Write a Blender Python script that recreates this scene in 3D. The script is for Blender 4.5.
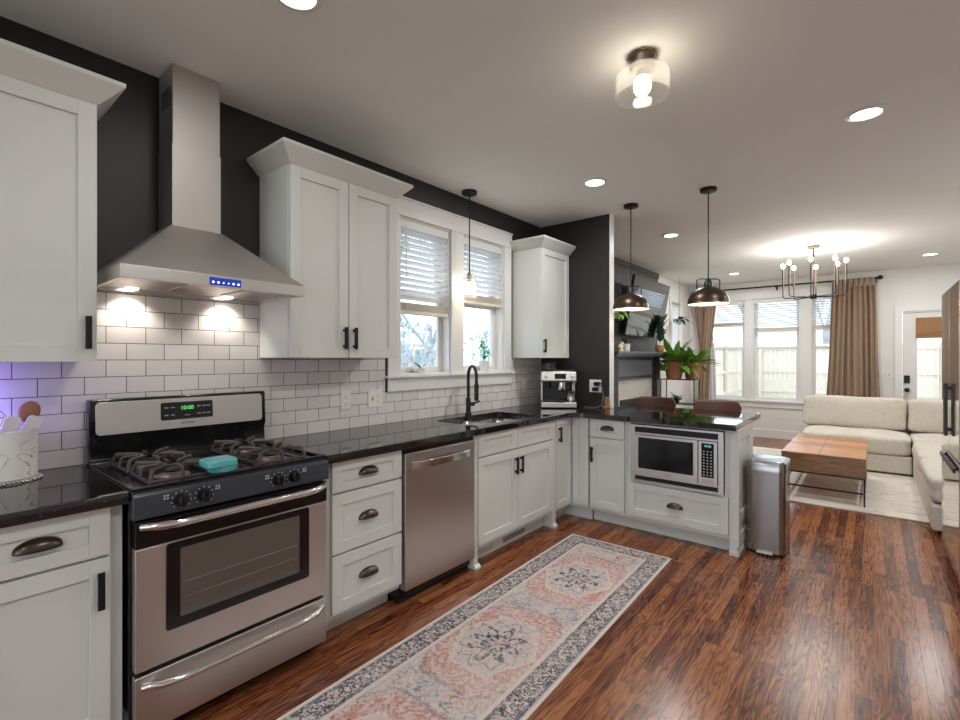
import bpy, bmesh, math, random
import numpy as np
from mathutils import Vector, Matrix
PI = math.pi
R = math.radians
random.seed(7)
sc = bpy.context.scene
for o in list(bpy.data.objects):
    bpy.data.objects.remove(o)
COL = sc.collection

# ------------------------------------------------------------------ camera, sky, exposure
cd = bpy.data.cameras.new('camera'); cam = bpy.data.objects.new('camera', cd); COL.objects.link(cam)
cd.sensor_width = 36; cd.lens = 36 * 477 / 960; cd.shift_y = -2 / 960; cd.clip_end = 300; cd.clip_start = .02
cam.location = (2.63, 0, 1.374); cam.rotation_euler = (R(90), 0, R(39.5))
sc.camera = cam
w = bpy.data.worlds.new('sky'); sc.world = w; w.use_nodes = True
bgn = w.node_tree.nodes['Background']
bgn.inputs[0].default_value = (.78, .89, 1, 1); bgn.inputs[1].default_value = 2.6
sc.view_settings.view_transform = 'Standard'; sc.view_settings.look = 'None'
sc.view_settings.gamma = 1; sc.view_settings.use_curve_mapping = False
sc.view_settings.exposure = 0.24
LAMP = 1.0        # scale of all the lamps of the house
CEIL = 2.71
RECESSED = [(2.60, 3.346), (1.0, 3.349), (.935, 5.317), (.932, 8.374), (3.193, 8.405), (1.0, .92)]
RECESSED_BEHIND = [(2.6, .95), (1.0, -1.45), (2.6, -1.45), (3.24, 5.30)]  # all but the last are added to help light the room

# ------------------------------------------------------------------ helpers
def lin(r, g, b):
    f = lambda v: (v / 12.92 if v <= .04045 else ((v + .055) / 1.055) ** 2.4)
    return (f(r / 255), f(g / 255), f(b / 255), 1)

def mat(name, col, rough=.5, metal=0., spec=.5, coat=0., bump=0., bscale=60., bstretch=None, vary=0., vscale=3., emit=None, estr=0., trans=0.):
    m = bpy.data.materials.new(name); m.use_nodes = True
    nt = m.node_tree; N = nt.nodes; L = nt.links; p = N['Principled BSDF']
    p.inputs['Base Color'].default_value = col; p.inputs['Roughness'].default_value = rough
    p.inputs['Metallic'].default_value = metal; p.inputs['Specular IOR Level'].default_value = spec
    p.inputs['Coat Weight'].default_value = coat
    tc = N.new('ShaderNodeTexCoord')
    if emit:
        p.inputs['Emission Color'].default_value = emit; p.inputs['Emission Strength'].default_value = estr
    if trans: p.inputs['Transmission Weight'].default_value = trans
    nz = N.new('ShaderNodeTexNoise'); nz.inputs['Scale'].default_value = vscale; nz.inputs['Detail'].default_value = 4
    L.new(tc.outputs['Object'], nz.inputs['Vector'])
    mx = N.new('ShaderNodeMix'); mx.data_type = 'RGBA'
    k = vary if vary else .03
    mx.inputs['A'].default_value = tuple(c * (1 - k) for c in col[:3]) + (1,)
    mx.inputs['B'].default_value = tuple(min(1, c * (1 + k)) for c in col[:3]) + (1,)
    L.new(nz.outputs['Fac'], mx.inputs['Factor']); L.new(mx.outputs['Result'], p.inputs['Base Color'])
    if bump:
        n2 = N.new('ShaderNodeTexNoise'); n2.inputs['Scale'].default_value = bscale; n2.inputs['Detail'].default_value = 3
        if bstretch:
            mp = N.new('ShaderNodeMapping'); mp.inputs['Scale'].default_value = bstretch
            L.new(tc.outputs['Object'], mp.inputs['Vector']); L.new(mp.outputs['Vector'], n2.inputs['Vector'])
        else:
            L.new(tc.outputs['Object'], n2.inputs['Vector'])
        b = N.new('ShaderNodeBump'); b.inputs['Strength'].default_value = bump; b.inputs['Distance'].default_value = .002
        L.new(n2.outputs['Fac'], b.inputs['Height']); L.new(b.outputs['Normal'], p.inputs['Normal'])
    return m

def thin_glass(name, tint=(1, 1, 1, 1), gloss=.08, rough=.01, seed=0):
    m = bpy.data.materials.new(name); m.use_nodes = True
    nt = m.node_tree; N = nt.nodes; L = nt.links
    for n in list(N): N.remove(n)
    out = N.new('ShaderNodeOutputMaterial'); t = N.new('ShaderNodeBsdfTransparent'); g = N.new('ShaderNodeBsdfGlossy')
    t.inputs[0].default_value = tint; g.inputs['Roughness'].default_value = rough
    lw = N.new('ShaderNodeLayerWeight'); lw.inputs['Blend'].default_value = .25
    mr = N.new('ShaderNodeMapRange'); mr.inputs['To Min'].default_value = gloss * .5; mr.inputs['To Max'].default_value = min(1, gloss * 6)
    L.new(lw.outputs['Facing'], mr.inputs['Value'])
    ms = N.new('ShaderNodeMixShader'); L.new(mr.outputs['Result'], ms.inputs['Fac'])
    L.new(t.outputs[0], ms.inputs[1]); L.new(g.outputs[0], ms.inputs[2])
    if seed:
        df = N.new('ShaderNodeBsdfTranslucent'); m2 = N.new('ShaderNodeMixShader'); m2.inputs[0].default_value = seed
        L.new(ms.outputs[0], m2.inputs[1]); L.new(df.outputs[0], m2.inputs[2]); L.new(m2.outputs[0], out.inputs[0])
    else: L.new(ms.outputs[0], out.inputs[0])
    return m

def nbm(): return bmesh.new()

def bx(b, x0, x1, y0, y1, z0, z1):
    vs = [b.verts.new((x, y, z)) for x in (x0, x1) for y in (y0, y1) for z in (z0, z1)]
    for f in ((0, 1, 3, 2), (4, 6, 7, 5), (0, 4, 5, 1), (2, 3, 7, 6), (0, 2, 6, 4), (1, 5, 7, 3)):
        b.faces.new([vs[i] for i in f])
    return vs

def frame_of(d):
    d = Vector(d).normalized()
    a = Vector((0, 0, 1)) if abs(d.z) < .9 else Vector((1, 0, 0))
    u = d.cross(a).normalized(); return u, d.cross(u).normalized()

def tube(b, pts, r, n=10, cap=True):
    pts = [Vector(p) for p in pts]; k = len(pts)
    rs = r if isinstance(r, (list, tuple)) else [r] * k
    rings = []; u = None
    for i, p in enumerate(pts):
        d = (pts[min(i + 1, k - 1)] - pts[max(i - 1, 0)])
        if d.length < 1e-9: d = Vector((0, 0, 1))
        d.normalize()
        if u is None: u, v = frame_of(d)
        else:
            u = (u - d * u.dot(d))
            u = u.normalized() if u.length > 1e-6 else frame_of(d)[0]
        v = d.cross(u)
        rings.append([b.verts.new(p + (u * math.cos(2 * PI * j / n) + v * math.sin(2 * PI * j / n)) * rs[i]) for j in range(n)])
    for i in range(k - 1):
        for j in range(n):
            b.faces.new((rings[i][j], rings[i][(j + 1) % n], rings[i + 1][(j + 1) % n], rings[i + 1][j]))
    if cap:
        b.faces.new(rings[0][::-1]); b.faces.new(rings[-1])

def cyl(b, p0, p1, r, n=24): tube(b, [p0, p1], r, n)

def lathe(b, prof, c=(0, 0), n=40, close=False):
    rings = []
    for r, z in prof:
        if r < 1e-5: rings.append([b.verts.new((c[0], c[1], z))])
        else: rings.append([b.verts.new((c[0] + r * math.cos(2 * PI * j / n), c[1] + r * math.sin(2 * PI * j / n), z)) for j in range(n)])
    for i in range(len(rings) - 1):
        A, B = rings[i], rings[i + 1]
        for j in range(n):
            a0, a1, b0, b1 = A[j % len(A)], A[(j + 1) % n % len(A)], B[j % len(B)], B[(j + 1) % n % len(B)]
            vs = []
            for q in (a0, a1, b1, b0):
                if q not in vs: vs.append(q)
            if len(vs) > 2: b.faces.new(vs)

def extr(b, pts, vec):
    vec = Vector(vec); A = [b.verts.new(p) for p in pts]; B = [b.verts.new(Vector(p) + vec) for p in pts]
    b.faces.new(A); b.faces.new(B[::-1]); n = len(A)
    for i in range(n): b.faces.new((A[i], B[i], B[(i + 1) % n], A[(i + 1) % n]))

def sph(b, c, r, s=(1, 1, 1), seg=20):
    k = bmesh.ops.create_uvsphere(b, u_segments=seg, v_segments=seg // 2, radius=r)
    for v in k['verts']: v.co = Vector((v.co.x * s[0] + c[0], v.co.y * s[1] + c[1], v.co.z * s[2] + c[2]))

def surf(b, fn, nu, nv):
    g = [[b.verts.new(fn(i / nu, j / nv)) for j in range(nv + 1)] for i in range(nu + 1)]
    for i in range(nu):
        for j in range(nv): b.faces.new((g[i][j], g[i + 1][j], g[i + 1][j + 1], g[i][j + 1]))

def rrect(x0, x1, y0, y1, r, n=6):
    pts = []
    for cx, cy, a in ((x1 - r, y0 + r, -90), (x1 - r, y1 - r, 0), (x0 + r, y1 - r, 90), (x0 + r, y0 + r, 180)):
        for i in range(n + 1):
            t = R(a + 90 * i / n); pts.append((cx + r * math.cos(t), cy + r * math.sin(t)))
    return pts

def link(name, me, parent=None): 
    o = bpy.data.objects.new(name, me); COL.objects.link(o)
    if parent: o.parent = parent
    return o

def obj(name, b, m, parent=None, bevel=0., smooth=False, solid=0., sub=0, seg=2):
    bmesh.ops.recalc_face_normals(b, faces=b.faces)
    me = bpy.data.meshes.new(name); b.to_mesh(me); b.free()
    me.materials.append(m)
    if smooth or bevel or sub:
        me.polygons.foreach_set('use_smooth', [True] * len(me.polygons))
        if not sub: me.set_sharp_from_angle(angle=R(38))
    o = link(name, me, parent)
    if solid:
        k = o.modifiers.new('s', 'SOLIDIFY'); k.thickness = solid; k.offset = 0
    if bevel:
        k = o.modifiers.new('b', 'BEVEL'); k.width = bevel; k.segments = seg; k.limit_method = 'ANGLE'; k.angle_limit = R(40); k.harden_normals = True
    if sub:
        k = o.modifiers.new('u', 'SUBSURF'); k.levels = sub; k.render_levels = sub
    return o

def boxo(name, m, parent, *d, bevel=.002):
    b = nbm(); bx(b, *d); return obj(name, b, m, parent, bevel)

def tag(o, label, cat, group=None):
    o['label'] = label; o['category'] = cat
    if group: o['group'] = group
    return o

def thing(name, label, cat, loc=(0, 0, 0), rz=0, group=None):
    o = bpy.data.objects.new(name, None); COL.objects.link(o); o.empty_display_size = .05
    o.location = loc; o.rotation_euler = (0, 0, R(rz)); return tag(o, label, cat, group)

def struct(name, b, m, bevel=0., parent=None, **k):
    o = obj(name, b, m, parent, bevel, **k)
    if not parent: o['kind'] = 'structure'
    return o

def dup(root, loc, rz=None, label=None):
    r = root.copy(); COL.objects.link(r); r.location = loc
    if rz is not None: r.rotation_euler = (0, 0, R(rz))
    if label: r['label'] = label
    def rec(s, d):
        for ch in list(s.children):
            c = ch.copy(); COL.objects.link(c); c.parent = d; rec(ch, c)
    rec(root, r); return r

def text(name, s, size, m, parent, M, depth=.0006):
    cu = bpy.data.curves.new(name, 'FONT'); cu.body = s; cu.size = size; cu.extrude = depth; cu.align_x = 'CENTER'; cu.align_y = 'CENTER'
    t = bpy.data.objects.new(name, cu); COL.objects.link(t)
    bpy.context.view_layer.update()
    me = bpy.data.meshes.new_from_object(t.evaluated_get(bpy.context.evaluated_depsgraph_get()))
    bpy.data.objects.remove(t)
    me.transform(M); me.materials.clear(); me.materials.append(m)
    return link(name, me, parent)
def facing(x, y, z): # text standing upright that reads from -y
    return Matrix.Translation((x, y, z)) @ Matrix.Rotation(PI / 2, 4, 'X')

def lamp(name, kind, loc, energy, parent=None, col=(1, .86, .7), size=.05, rot=None, spot=None, blend=.5):
    l = bpy.data.lights.new(name, kind); l.energy = energy * LAMP; l.color = col
    if kind == 'AREA': l.shape = 'DISK'; l.size = size
    else: l.shadow_soft_size = size
    if spot: l.spot_size = R(spot); l.spot_blend = blend
    o = bpy.data.objects.new(name, l); COL.objects.link(o); o.location = loc
    if rot: o.rotation_euler = rot
    if parent: o.parent = parent
    return o

# ------------------------------------------------------------------ materials
WHITE = mat('cabinet_white', lin(212, 212, 206), .38, bump=.02, bscale=400)
TRIM = mat('trim_white', lin(226, 224, 220), .4)
WALL = mat('wall_white', lin(226, 223, 218), .7, bump=.05, bscale=250)
CEILM = mat('ceiling_white', lin(238, 237, 235), .85, bump=.04, bscale=200)
DARK = mat('wall_dark', lin(33, 30, 28), .45, bump=.12, bscale=300)
STEEL = mat('steel_brushed', (.64, .61, .585, 1), .36, 1, bump=.04, bscale=30, bstretch=(1, 1, 60), vary=.06, vscale=2)
STEELV = mat('steel_brushed_dark', (.57, .54, .515, 1), .30, 1, bump=.05, bscale=30, bstretch=(50, 50, 1), vary=.08, vscale=3)
STEELH = mat('steel_hood', (.50, .465, .435, 1), .52, 1, bump=.05, bscale=30, bstretch=(50, 50, 1), vary=.08, vscale=3)
STEELT = mat('steel_bin', (.36, .335, .31, 1), .2, 1, bump=.03, bscale=30, bstretch=(50, 50, 1))
LIDM = mat('lid_steel_sheen', (.42, .48, .55, 1), .22, 1)  # blue window reflection is put into the lid colour
STEELM = mat('steel_mirror', (.72, .71, .70, 1), .07, 1, bump=.02, bscale=20, bstretch=(40, 40, 1))
CHROME = mat('chrome', (.75, .74, .73, 1), .12, 1)
SINKM = mat('sink_steel', (.74, .74, .74, 1), .22, 1)
BLACKG = mat('black_gloss', lin(16, 16, 18), .12)
BLACKE = mat('black_enamel', lin(20, 20, 21), .18, bump=.03, bscale=80)
PANELB = mat('range_panel_black', lin(44, 47, 54), .25)
IRON = mat('cast_iron', lin(62, 54, 50), .5, bump=.3, bscale=200)
BLACKM = mat('black_metal', lin(26, 24, 23), .4, .3)
BRONZE = mat('dark_bronze', lin(84, 74, 66), .3, .9)
BRONZED = mat('dome_bronze', lin(72, 58, 47), .35, .8, vary=.15, vscale=8)
DOMEIN = mat('dome_inside', lin(240, 232, 222), .5)
BRASS = mat('aged_brass', lin(92, 78, 62), .3, .9)
NICKEL = mat('nickel', lin(140, 122, 102), .28, .9)
PLASTW = mat('plastic_white', lin(228, 224, 216), .35)
SLAT = mat('blind_slat', lin(236, 237, 238), .45)
def translucent(m, k):
    N = m.node_tree.nodes; L = m.node_tree.links; p = N['Principled BSDF']; t = N.new('ShaderNodeBsdfTranslucent'); t.inputs[0].default_value = (.97, .97, .97, 1)
    ms = N.new('ShaderNodeMixShader'); ms.inputs[0].default_value = k; L.new(p.outputs[0], ms.inputs[1]); L.new(t.outputs[0], ms.inputs[2]); L.new(ms.outputs[0], N['Material Output'].inputs[0])
translucent(SLAT, .55)
SLATB = mat('blind_rail', lin(228, 218, 204), .45)
GLASS = thin_glass('window_glass', (.97, .985, 1, 1), .06)
GLASSL = thin_glass('lamp_glass', (.99, .99, .98, 1), .06, seed=.09)
TEAL = mat('teal_glaze', lin(92, 172, 170), .2)
LINEN = mat('curtain_linen', lin(158, 134, 112), .9, bump=.3, bscale=500, vary=.12, vscale=30)
SHEER = mat('curtain_sheer', lin(222, 222, 224), .8)
SOFA = mat('sofa_fabric', lin(208, 200, 187), .95, bump=1., bscale=70, vary=.2, vscale=38)
LEATHER = mat('stool_leather', lin(98, 66, 56), .45, bump=.1, bscale=150, vary=.15, vscale=10)
BASKET = mat('woven_basket', lin(164, 116, 80), .75, bump=1., bscale=60, bstretch=(1, 1, 2.2), vary=.6, vscale=48)
CLAY = mat('terracotta', lin(176, 122, 88), .7)
SOIL = mat('potting_soil', lin(50, 38, 30), .95, bump=.6)
LEAF = mat('leaf_green', lin(118, 160, 66), .4, vary=.35, vscale=14)
LEAFD = mat('leaf_dark', lin(62, 96, 78), .35, vary=.25, vscale=10)
LEAFB = mat('leaf_bright', lin(104, 184, 112), .4, vary=.3, vscale=20)
POTW = mat('pot_white', lin(224, 222, 218), .35)
WOODS = mat('spoon_wood', lin(150, 102, 66), .6, vary=.15, vscale=20)
SILIC = mat('spatula_white', lin(222, 218, 210), .45)
WOVEN = mat('roman_shade_weave', lin(158, 116, 78), .8, bump=.7, bscale=40, bstretch=(1, 1, 12), vary=.3, vscale=40)
SCREEN = mat('tv_screen', lin(14, 15, 18), .06, coat=.6)
FIREP = mat('fireplace_paint_sheen', lin(92, 96, 104), .3)  # charcoal paint with reflected blue daylight worked into the colour
FIRED = mat('fireplace_dark', lin(40, 38, 38), .4)
SHIP = mat('shiplap_dark', lin(70, 66, 62), .45, bump=.05)
FENCE = mat('fence_wood', lin(216, 206, 190), .85, bump=.4, bscale=20, bstretch=(4, 4, .3), vary=.16, vscale=6)
BARK = mat('bark', lin(158, 162, 168), .9, bump=.8, bscale=20, vary=.3, vscale=6)
GRASS = mat('lawn', lin(190, 186, 164), .95, bump=.6, bscale=30, vary=.3, vscale=2)
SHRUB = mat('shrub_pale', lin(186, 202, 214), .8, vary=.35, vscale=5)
CABLE = mat('cable', lin(120, 110, 104), .5)
FILTER = mat('hood_filter', (.45, .38, .33, 1), .35, 1, bump=.6, bscale=90)
LENS = mat('lamp_lens', (1, 1, 1, 1), .5, emit=(1, .93, .82, 1), estr=12)
BULB = mat('bulb_glow', (1, 1, 1, 1), .5, emit=(1, .90, .72, 1), estr=30)
LEDBL = mat('led_blue', lin(10, 18, 90), .3, emit=(.04, .08, .75, 1), estr=.35)
LEDW = mat('led_white', (1, 1, 1, 1), .3, emit=(.6, .7, 1, 1), estr=2.2)
LEDG = mat('led_green', lin(20, 80, 30), .3, emit=(.15, .8, .2, 1), estr=1.0)
LEDP = mat('led_purple', (1, 1, 1, 1), .3, emit=(.3, .15, 1, 1), estr=8)
PRINT = mat('print_grey', lin(170, 170, 170), .5)
PRINTD = mat('print_dark', lin(70, 66, 64), .5)

def nodes_mat(name):
    m = bpy.data.materials.new(name); m.use_nodes = True
    return m, m.node_tree.nodes, m.node_tree.links, m.node_tree.nodes['Principled BSDF']

def ramp(N, stops):
    r = N.new('ShaderNodeValToRGB'); e = r.color_ramp.elements
    e[0].position, e[0].color = stops[0]; e[1].position, e[1].color = stops[-1]
    for p, c in stops[1:-1]:
        k = e.new(p); k.color = c
    return r

def make_floor():
    m, N, L, p = nodes_mat('oak_floor')
    tc = N.new('ShaderNodeTexCoord'); mp = N.new('ShaderNodeMapping'); mp.inputs['Rotation'].default_value = (0, 0, PI / 2)
    L.new(tc.outputs['Object'], mp.inputs['Vector'])
    br = N.new('ShaderNodeTexBrick'); br.offset = .37; br.offset_frequency = 2; br.squash = 1
    br.inputs['Scale'].default_value = 1; br.inputs['Brick Width'].default_value = .62; br.inputs['Row Height'].default_value = .0572
    br.inputs['Mortar Size'].default_value = .0009; br.inputs['Mortar Smooth'].default_value = .3
    br.inputs['Color1'].default_value = (0, 0, 0, 1); br.inputs['Color2'].default_value = (1, 1, 1, 1); br.inputs['Mortar'].default_value = (.5, .5, .5, 1)
    L.new(mp.outputs['Vector'], br.inputs['Vector'])
    # per-board shift of the grain
    sep = N.new('ShaderNodeMath'); sep.operation = 'MULTIPLY'; sep.inputs[1].default_value = 37
    L.new(br.outputs['Color'], sep.inputs[0])
    cmb = N.new('ShaderNodeCombineXYZ'); L.new(sep.outputs[0], cmb.inputs[2]); L.new(sep.outputs[0], cmb.inputs[0])
    va = N.new('ShaderNodeVectorMath'); va.operation = 'ADD'; L.new(tc.outputs['Object'], va.inputs[0]); L.new(cmb.outputs[0], va.inputs[1])
    m2 = N.new('ShaderNodeMapping'); m2.inputs['Scale'].default_value = (11, .9, 3); L.new(va.outputs[0], m2.inputs['Vector'])
    n1 = N.new('ShaderNodeTexNoise'); n1.inputs['Scale'].default_value = 1.3; n1.inputs['Detail'].default_value = 2; n1.inputs['Distortion'].default_value = .4
    L.new(m2.outputs[0], n1.inputs['Vector'])
    # cathedral rings: sine of a smooth noise
    ml = N.new('ShaderNodeMath'); ml.operation = 'MULTIPLY'; ml.inputs[1].default_value = 95; L.new(n1.outputs['Fac'], ml.inputs[0])
    sn = N.new('ShaderNodeMath'); sn.operation = 'SINE'; L.new(ml.outputs[0], sn.inputs[0])
    mr0 = N.new('ShaderNodeMapRange'); mr0.inputs['From Min'].default_value = -1; L.new(sn.outputs[0], mr0.inputs['Value'])
    mr = N.new('ShaderNodeMath'); mr.operation = 'POWER'; mr.inputs[1].default_value = .45; L.new(mr0.outputs[0], mr.inputs[0])
    m3 = N.new('ShaderNodeMapping'); m3.inputs['Scale'].default_value = (120, 5, 1); L.new(va.outputs[0], m3.inputs['Vector'])
    n2 = N.new('ShaderNodeTexNoise'); n2.inputs['Scale'].default_value = 1; n2.inputs['Detail'].default_value = 4; L.new(m3.outputs[0], n2.inputs['Vector'])
    n3 = N.new('ShaderNodeTexNoise'); n3.inputs['Scale'].default_value = 2.2; n3.inputs['Detail'].default_value = 2; L.new(tc.outputs['Object'], n3.inputs['Vector'])
    # combine into one value
    def mix(a, fa, b_, fb):
        x = N.new('ShaderNodeMath'); x.operation = 'MULTIPLY'; x.inputs[1].default_value = fa; L.new(a, x.inputs[0])
        y = N.new('ShaderNodeMath'); y.operation = 'MULTIPLY_ADD'; y.inputs[1].default_value = fb; L.new(b_, y.inputs[0]); L.new(x.outputs[0], y.inputs[2]); return y.outputs[0]
    v = mix(br.outputs['Color'], .34, mr.outputs[0], .26); v2 = mix(n2.outputs['Fac'], .72, n3.outputs['Fac'], .14)
    ad = N.new('ShaderNodeMath'); ad.operation = 'ADD'; L.new(v, ad.inputs[0]); L.new(v2, ad.inputs[1])
    cr = ramp(N, [(.36, lin(28, 13, 9)), (.54, lin(70, 34, 20)), (.72, lin(112, 60, 36)), (.97, lin(156, 100, 62))])
    L.new(ad.outputs[0], cr.inputs[0])
    dk = N.new('ShaderNodeMix'); dk.data_type = 'RGBA'; dk.inputs['B'].default_value = lin(34, 17, 10)
    L.new(br.outputs['Fac'], dk.inputs['Factor']); L.new(cr.outputs[0], dk.inputs['A']); L.new(dk.outputs['Result'], p.inputs['Base Color'])
    rr = N.new('ShaderNodeMapRange'); p.inputs['Specular IOR Level'].default_value = .4; rr.inputs['To Min'].default_value = .16; rr.inputs['To Max'].default_value = .30; L.new(n3.outputs['Fac'], rr.inputs['Value']); L.new(rr.outputs[0], p.inputs['Roughness'])
    bu = N.new('ShaderNodeBump'); bu.inputs['Strength'].default_value = .12; bu.inputs['Distance'].default_value = .002
    L.new(ad.outputs[0], bu.inputs['Height']); L.new(bu.outputs[0], p.inputs['Normal'])
    return m

def make_tile():
    m, N, L, p = nodes_mat('subway_tile')
    tc = N.new('ShaderNodeTexCoord'); sx = N.new('ShaderNodeSeparateXYZ'); cb = N.new('ShaderNodeCombineXYZ')
    L.new(tc.outputs['Object'], sx.inputs[0]); L.new(sx.outputs[1], cb.inputs[0]); L.new(sx.outputs[2], cb.inputs[1])
    mp = N.new('ShaderNodeMapping'); mp.inputs['Location'].default_value = (-.577 + .60, -.915 + .15 * 7, 0)
    L.new(cb.outputs[0], mp.inputs['Vector'])
    br = N.new('ShaderNodeTexBrick'); br.offset = .5; br.offset_frequency = 2
    for k, v in (('Scale', 1), ('Brick Width', .15), ('Row Height', .075), ('Mortar Size', .0016), ('Mortar Smooth', .12), ('Bias', 0)): br.inputs[k].default_value = v
    br.inputs['Color1'].default_value = lin(216, 211, 208); br.inputs['Color2'].default_value = lin(224, 220, 217); br.inputs['Mortar'].default_value = lin(84, 76, 74)
    L.new(mp.outputs[0], br.inputs['Vector']); L.new(br.outputs['Color'], p.inputs['Base Color'])
    p.inputs['Roughness'].default_value = .2
    iv = N.new('ShaderNodeMath'); iv.operation = 'SUBTRACT'; iv.inputs[0].default_value = 1; L.new(br.outputs['Fac'], iv.inputs[1])
    bu = N.new('ShaderNodeBump'); bu.inputs['Strength'].default_value = .6; bu.inputs['Distance'].default_value = .0015
    L.new(iv.outputs[0], bu.inputs['Height']); L.new(bu.outputs[0], p.inputs['Normal'])
    return m

def make_granite():
    m, N, L, p = nodes_mat('black_granite')
    tc = N.new('ShaderNodeTexCoord')
    v = N.new('ShaderNodeTexVoronoi'); v.inputs['Scale'].default_value = 330; L.new(tc.outputs['Object'], v.inputs['Vector'])
    n = N.new('ShaderNodeTexNoise'); n.inputs['Scale'].default_value = 90; n.inputs['Detail'].default_value = 3; L.new(tc.outputs['Object'], n.inputs['Vector'])
    r1 = ramp(N, [(0, lin(24, 21, 20)), (.62, lin(30, 27, 26)), (.8, lin(86, 72, 62))]); L.new(n.outputs['Fac'], r1.inputs[0])
    r2 = ramp(N, [(.0, (1, 1, 1, 1)), (.12, (0, 0, 0, 1))]); L.new(v.outputs['Distance'], r2.inputs[0])
    mx = N.new('ShaderNodeMix'); mx.data_type = 'RGBA'; mx.inputs['B'].default_value = lin(104, 94, 88)
    L.new(r2.outputs[0], mx.inputs['Factor']); L.new(r1.outputs[0], mx.inputs['A']); L.new(mx.outputs['Result'], p.inputs['Base Color'])
    p.inputs['Roughness'].default_value = .035; p.inputs['Specular IOR Level'].default_value = .8
    return m

def make_planks(name, a, b_, ax, width, length):
    m, N, L, p = nodes_mat(name)
    tc = N.new('ShaderNodeTexCoord'); mp = N.new('ShaderNodeMapping'); mp.inputs['Rotation'].default_value = (0, 0, ax)
    L.new(tc.outputs['Object'], mp.inputs['Vector'])
    br = N.new('ShaderNodeTexBrick'); br.offset = .5
    for k, v in (('Scale', 1), ('Brick Width', length), ('Row Height', width), ('Mortar Size', .001), ('Mortar Smooth', .1)): br.inputs[k].default_value = v
    br.inputs['Color1'].default_value = a; br.inputs['Color2'].default_value = b_; br.inputs['Mortar'].default_value = tuple(c * .4 for c in a[:3]) + (1,)
    L.new(mp.outputs[0], br.inputs['Vector'])
    m2 = N.new('ShaderNodeMapping'); m2.inputs['Scale'].default_value = (3, 14, 22); L.new(tc.outputs['Object'], m2.inputs['Vector'])
    n = N.new('ShaderNodeTexNoise'); n.inputs['Scale'].default_value = 1.6; n.inputs['Detail'].default_value = 6; n.inputs['Distortion'].default_value = 1.3; L.new(m2.outputs[0], n.inputs['Vector'])
    r = ramp(N, [(.3, (.35, .35, .35, 1)), (.7, (1.15, 1.1, 1.05, 1))]); L.new(n.outputs['Fac'], r.inputs[0])
    mx = N.new('ShaderNodeMix'); mx.data_type = 'RGBA'; mx.blend_type = 'MULTIPLY'; mx.inputs['Factor'].default_value = .75
    L.new(br.outputs['Color'], mx.inputs['A']); L.new(r.outputs[0], mx.inputs['B']); L.new(mx.outputs['Result'], p.inputs['Base Color'])
    p.inputs['Roughness'].default_value = .35
    return m

def make_marble():
    m, N, L, p = nodes_mat('white_marble')
    tc = N.new('ShaderNodeTexCoord'); n = N.new('ShaderNodeTexNoise'); n.inputs['Scale'].default_value = 9; n.inputs['Detail'].default_value = 5; n.inputs['Distortion'].default_value = 1.2
    L.new(tc.outputs['Object'], n.inputs['Vector'])
    r = ramp(N, [(.0, lin(222, 219, 214)), (.485, lin(220, 216, 211)), (.5, lin(140, 134, 128)), (.515, lin(220, 216, 211)), (1, lin(226, 223, 218))])
    L.new(n.outputs['Fac'], r.inputs[0]); L.new(r.outputs[0], p.inputs['Base Color']); p.inputs['Roughness'].default_value = .3
    return m

def make_speckle(name, a, b_, scale):
    m, N, L, p = nodes_mat(name)
    tc = N.new('ShaderNodeTexCoord'); v = N.new('ShaderNodeTexVoronoi'); v.inputs['Scale'].default_value = scale; L.new(tc.outputs['Object'], v.inputs['Vector'])
    mx = N.new('ShaderNodeMix'); mx.data_type = 'RGBA'; mx.inputs['A'].default_value = a; mx.inputs['B'].default_value = b_
    L.new(v.outputs['Color'], mx.inputs['Factor']); L.new(mx.outputs['Result'], p.inputs['Base Color']); p.inputs['Roughness'].default_value = .35
    return m

def make_area_rug():
    m, N, L, p = nodes_mat('area_rug_wool')
    tc = N.new('ShaderNodeTexCoord'); mp = N.new('ShaderNodeMapping'); mp.inputs['Scale'].default_value = (2.2, 9, 1); L.new(tc.outputs['Object'], mp.inputs['Vector'])
    n = N.new('ShaderNodeTexNoise'); n.inputs['Scale'].default_value = 1.5; n.inputs['Detail'].default_value = 7; n.inputs['Roughness'].default_value = .7; n.inputs['Distortion'].default_value = .8
    L.new(mp.outputs[0], n.inputs['Vector'])
    r = ramp(N, [(.0, lin(150, 142, 134)), (.36, lin(176, 168, 158)), (.44, lin(222, 214, 202)), (1, lin(232, 226, 216))]); L.new(n.outputs['Fac'], r.inputs[0])
    L.new(r.outputs[0], p.inputs['Base Color']); p.inputs['Roughness'].default_value = .95
    return m

FLOOR = make_floor(); TILE = make_tile(); GRANITE = make_granite(); MARBLE = make_marble()
TABLEW = make_planks('table_wood', lin(226, 172, 126), lin(190, 124, 80), 0, .26, 2.0)
MOSAIC = make_speckle('fireplace_mosaic', lin(150, 146, 140), lin(214, 210, 200), 60)
def make_check(name, a, b_, scale):
    m, N, L, p = nodes_mat(name); tc = N.new('ShaderNodeTexCoord'); mp = N.new('ShaderNodeMapping'); mp.inputs['Rotation'].default_value = (0, 0, .6); L.new(tc.outputs['Object'], mp.inputs['Vector'])
    c = N.new('ShaderNodeTexChecker'); c.inputs['Scale'].default_value = scale; c.inputs['Color1'].default_value = a; c.inputs['Color2'].default_value = b_; L.new(mp.outputs[0], c.inputs['Vector']); L.new(c.outputs[0], p.inputs['Base Color']); return m
TRIVET = make_check('trivet_pattern', lin(26, 26, 26), lin(214, 210, 202), 110)
RUGW = make_area_rug()

# ------------------------------------------------------------------ room shell
b = nbm(); bx(b, -.3, 4.6, -3, 9.7, -.1, 0); struct('floor', b, FLOOR)
b = nbm(); bx(b, -.3, 4.6, -3, 9.7, CEIL, CEIL + .1); struct('ceiling', b, CEILM)
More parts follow.
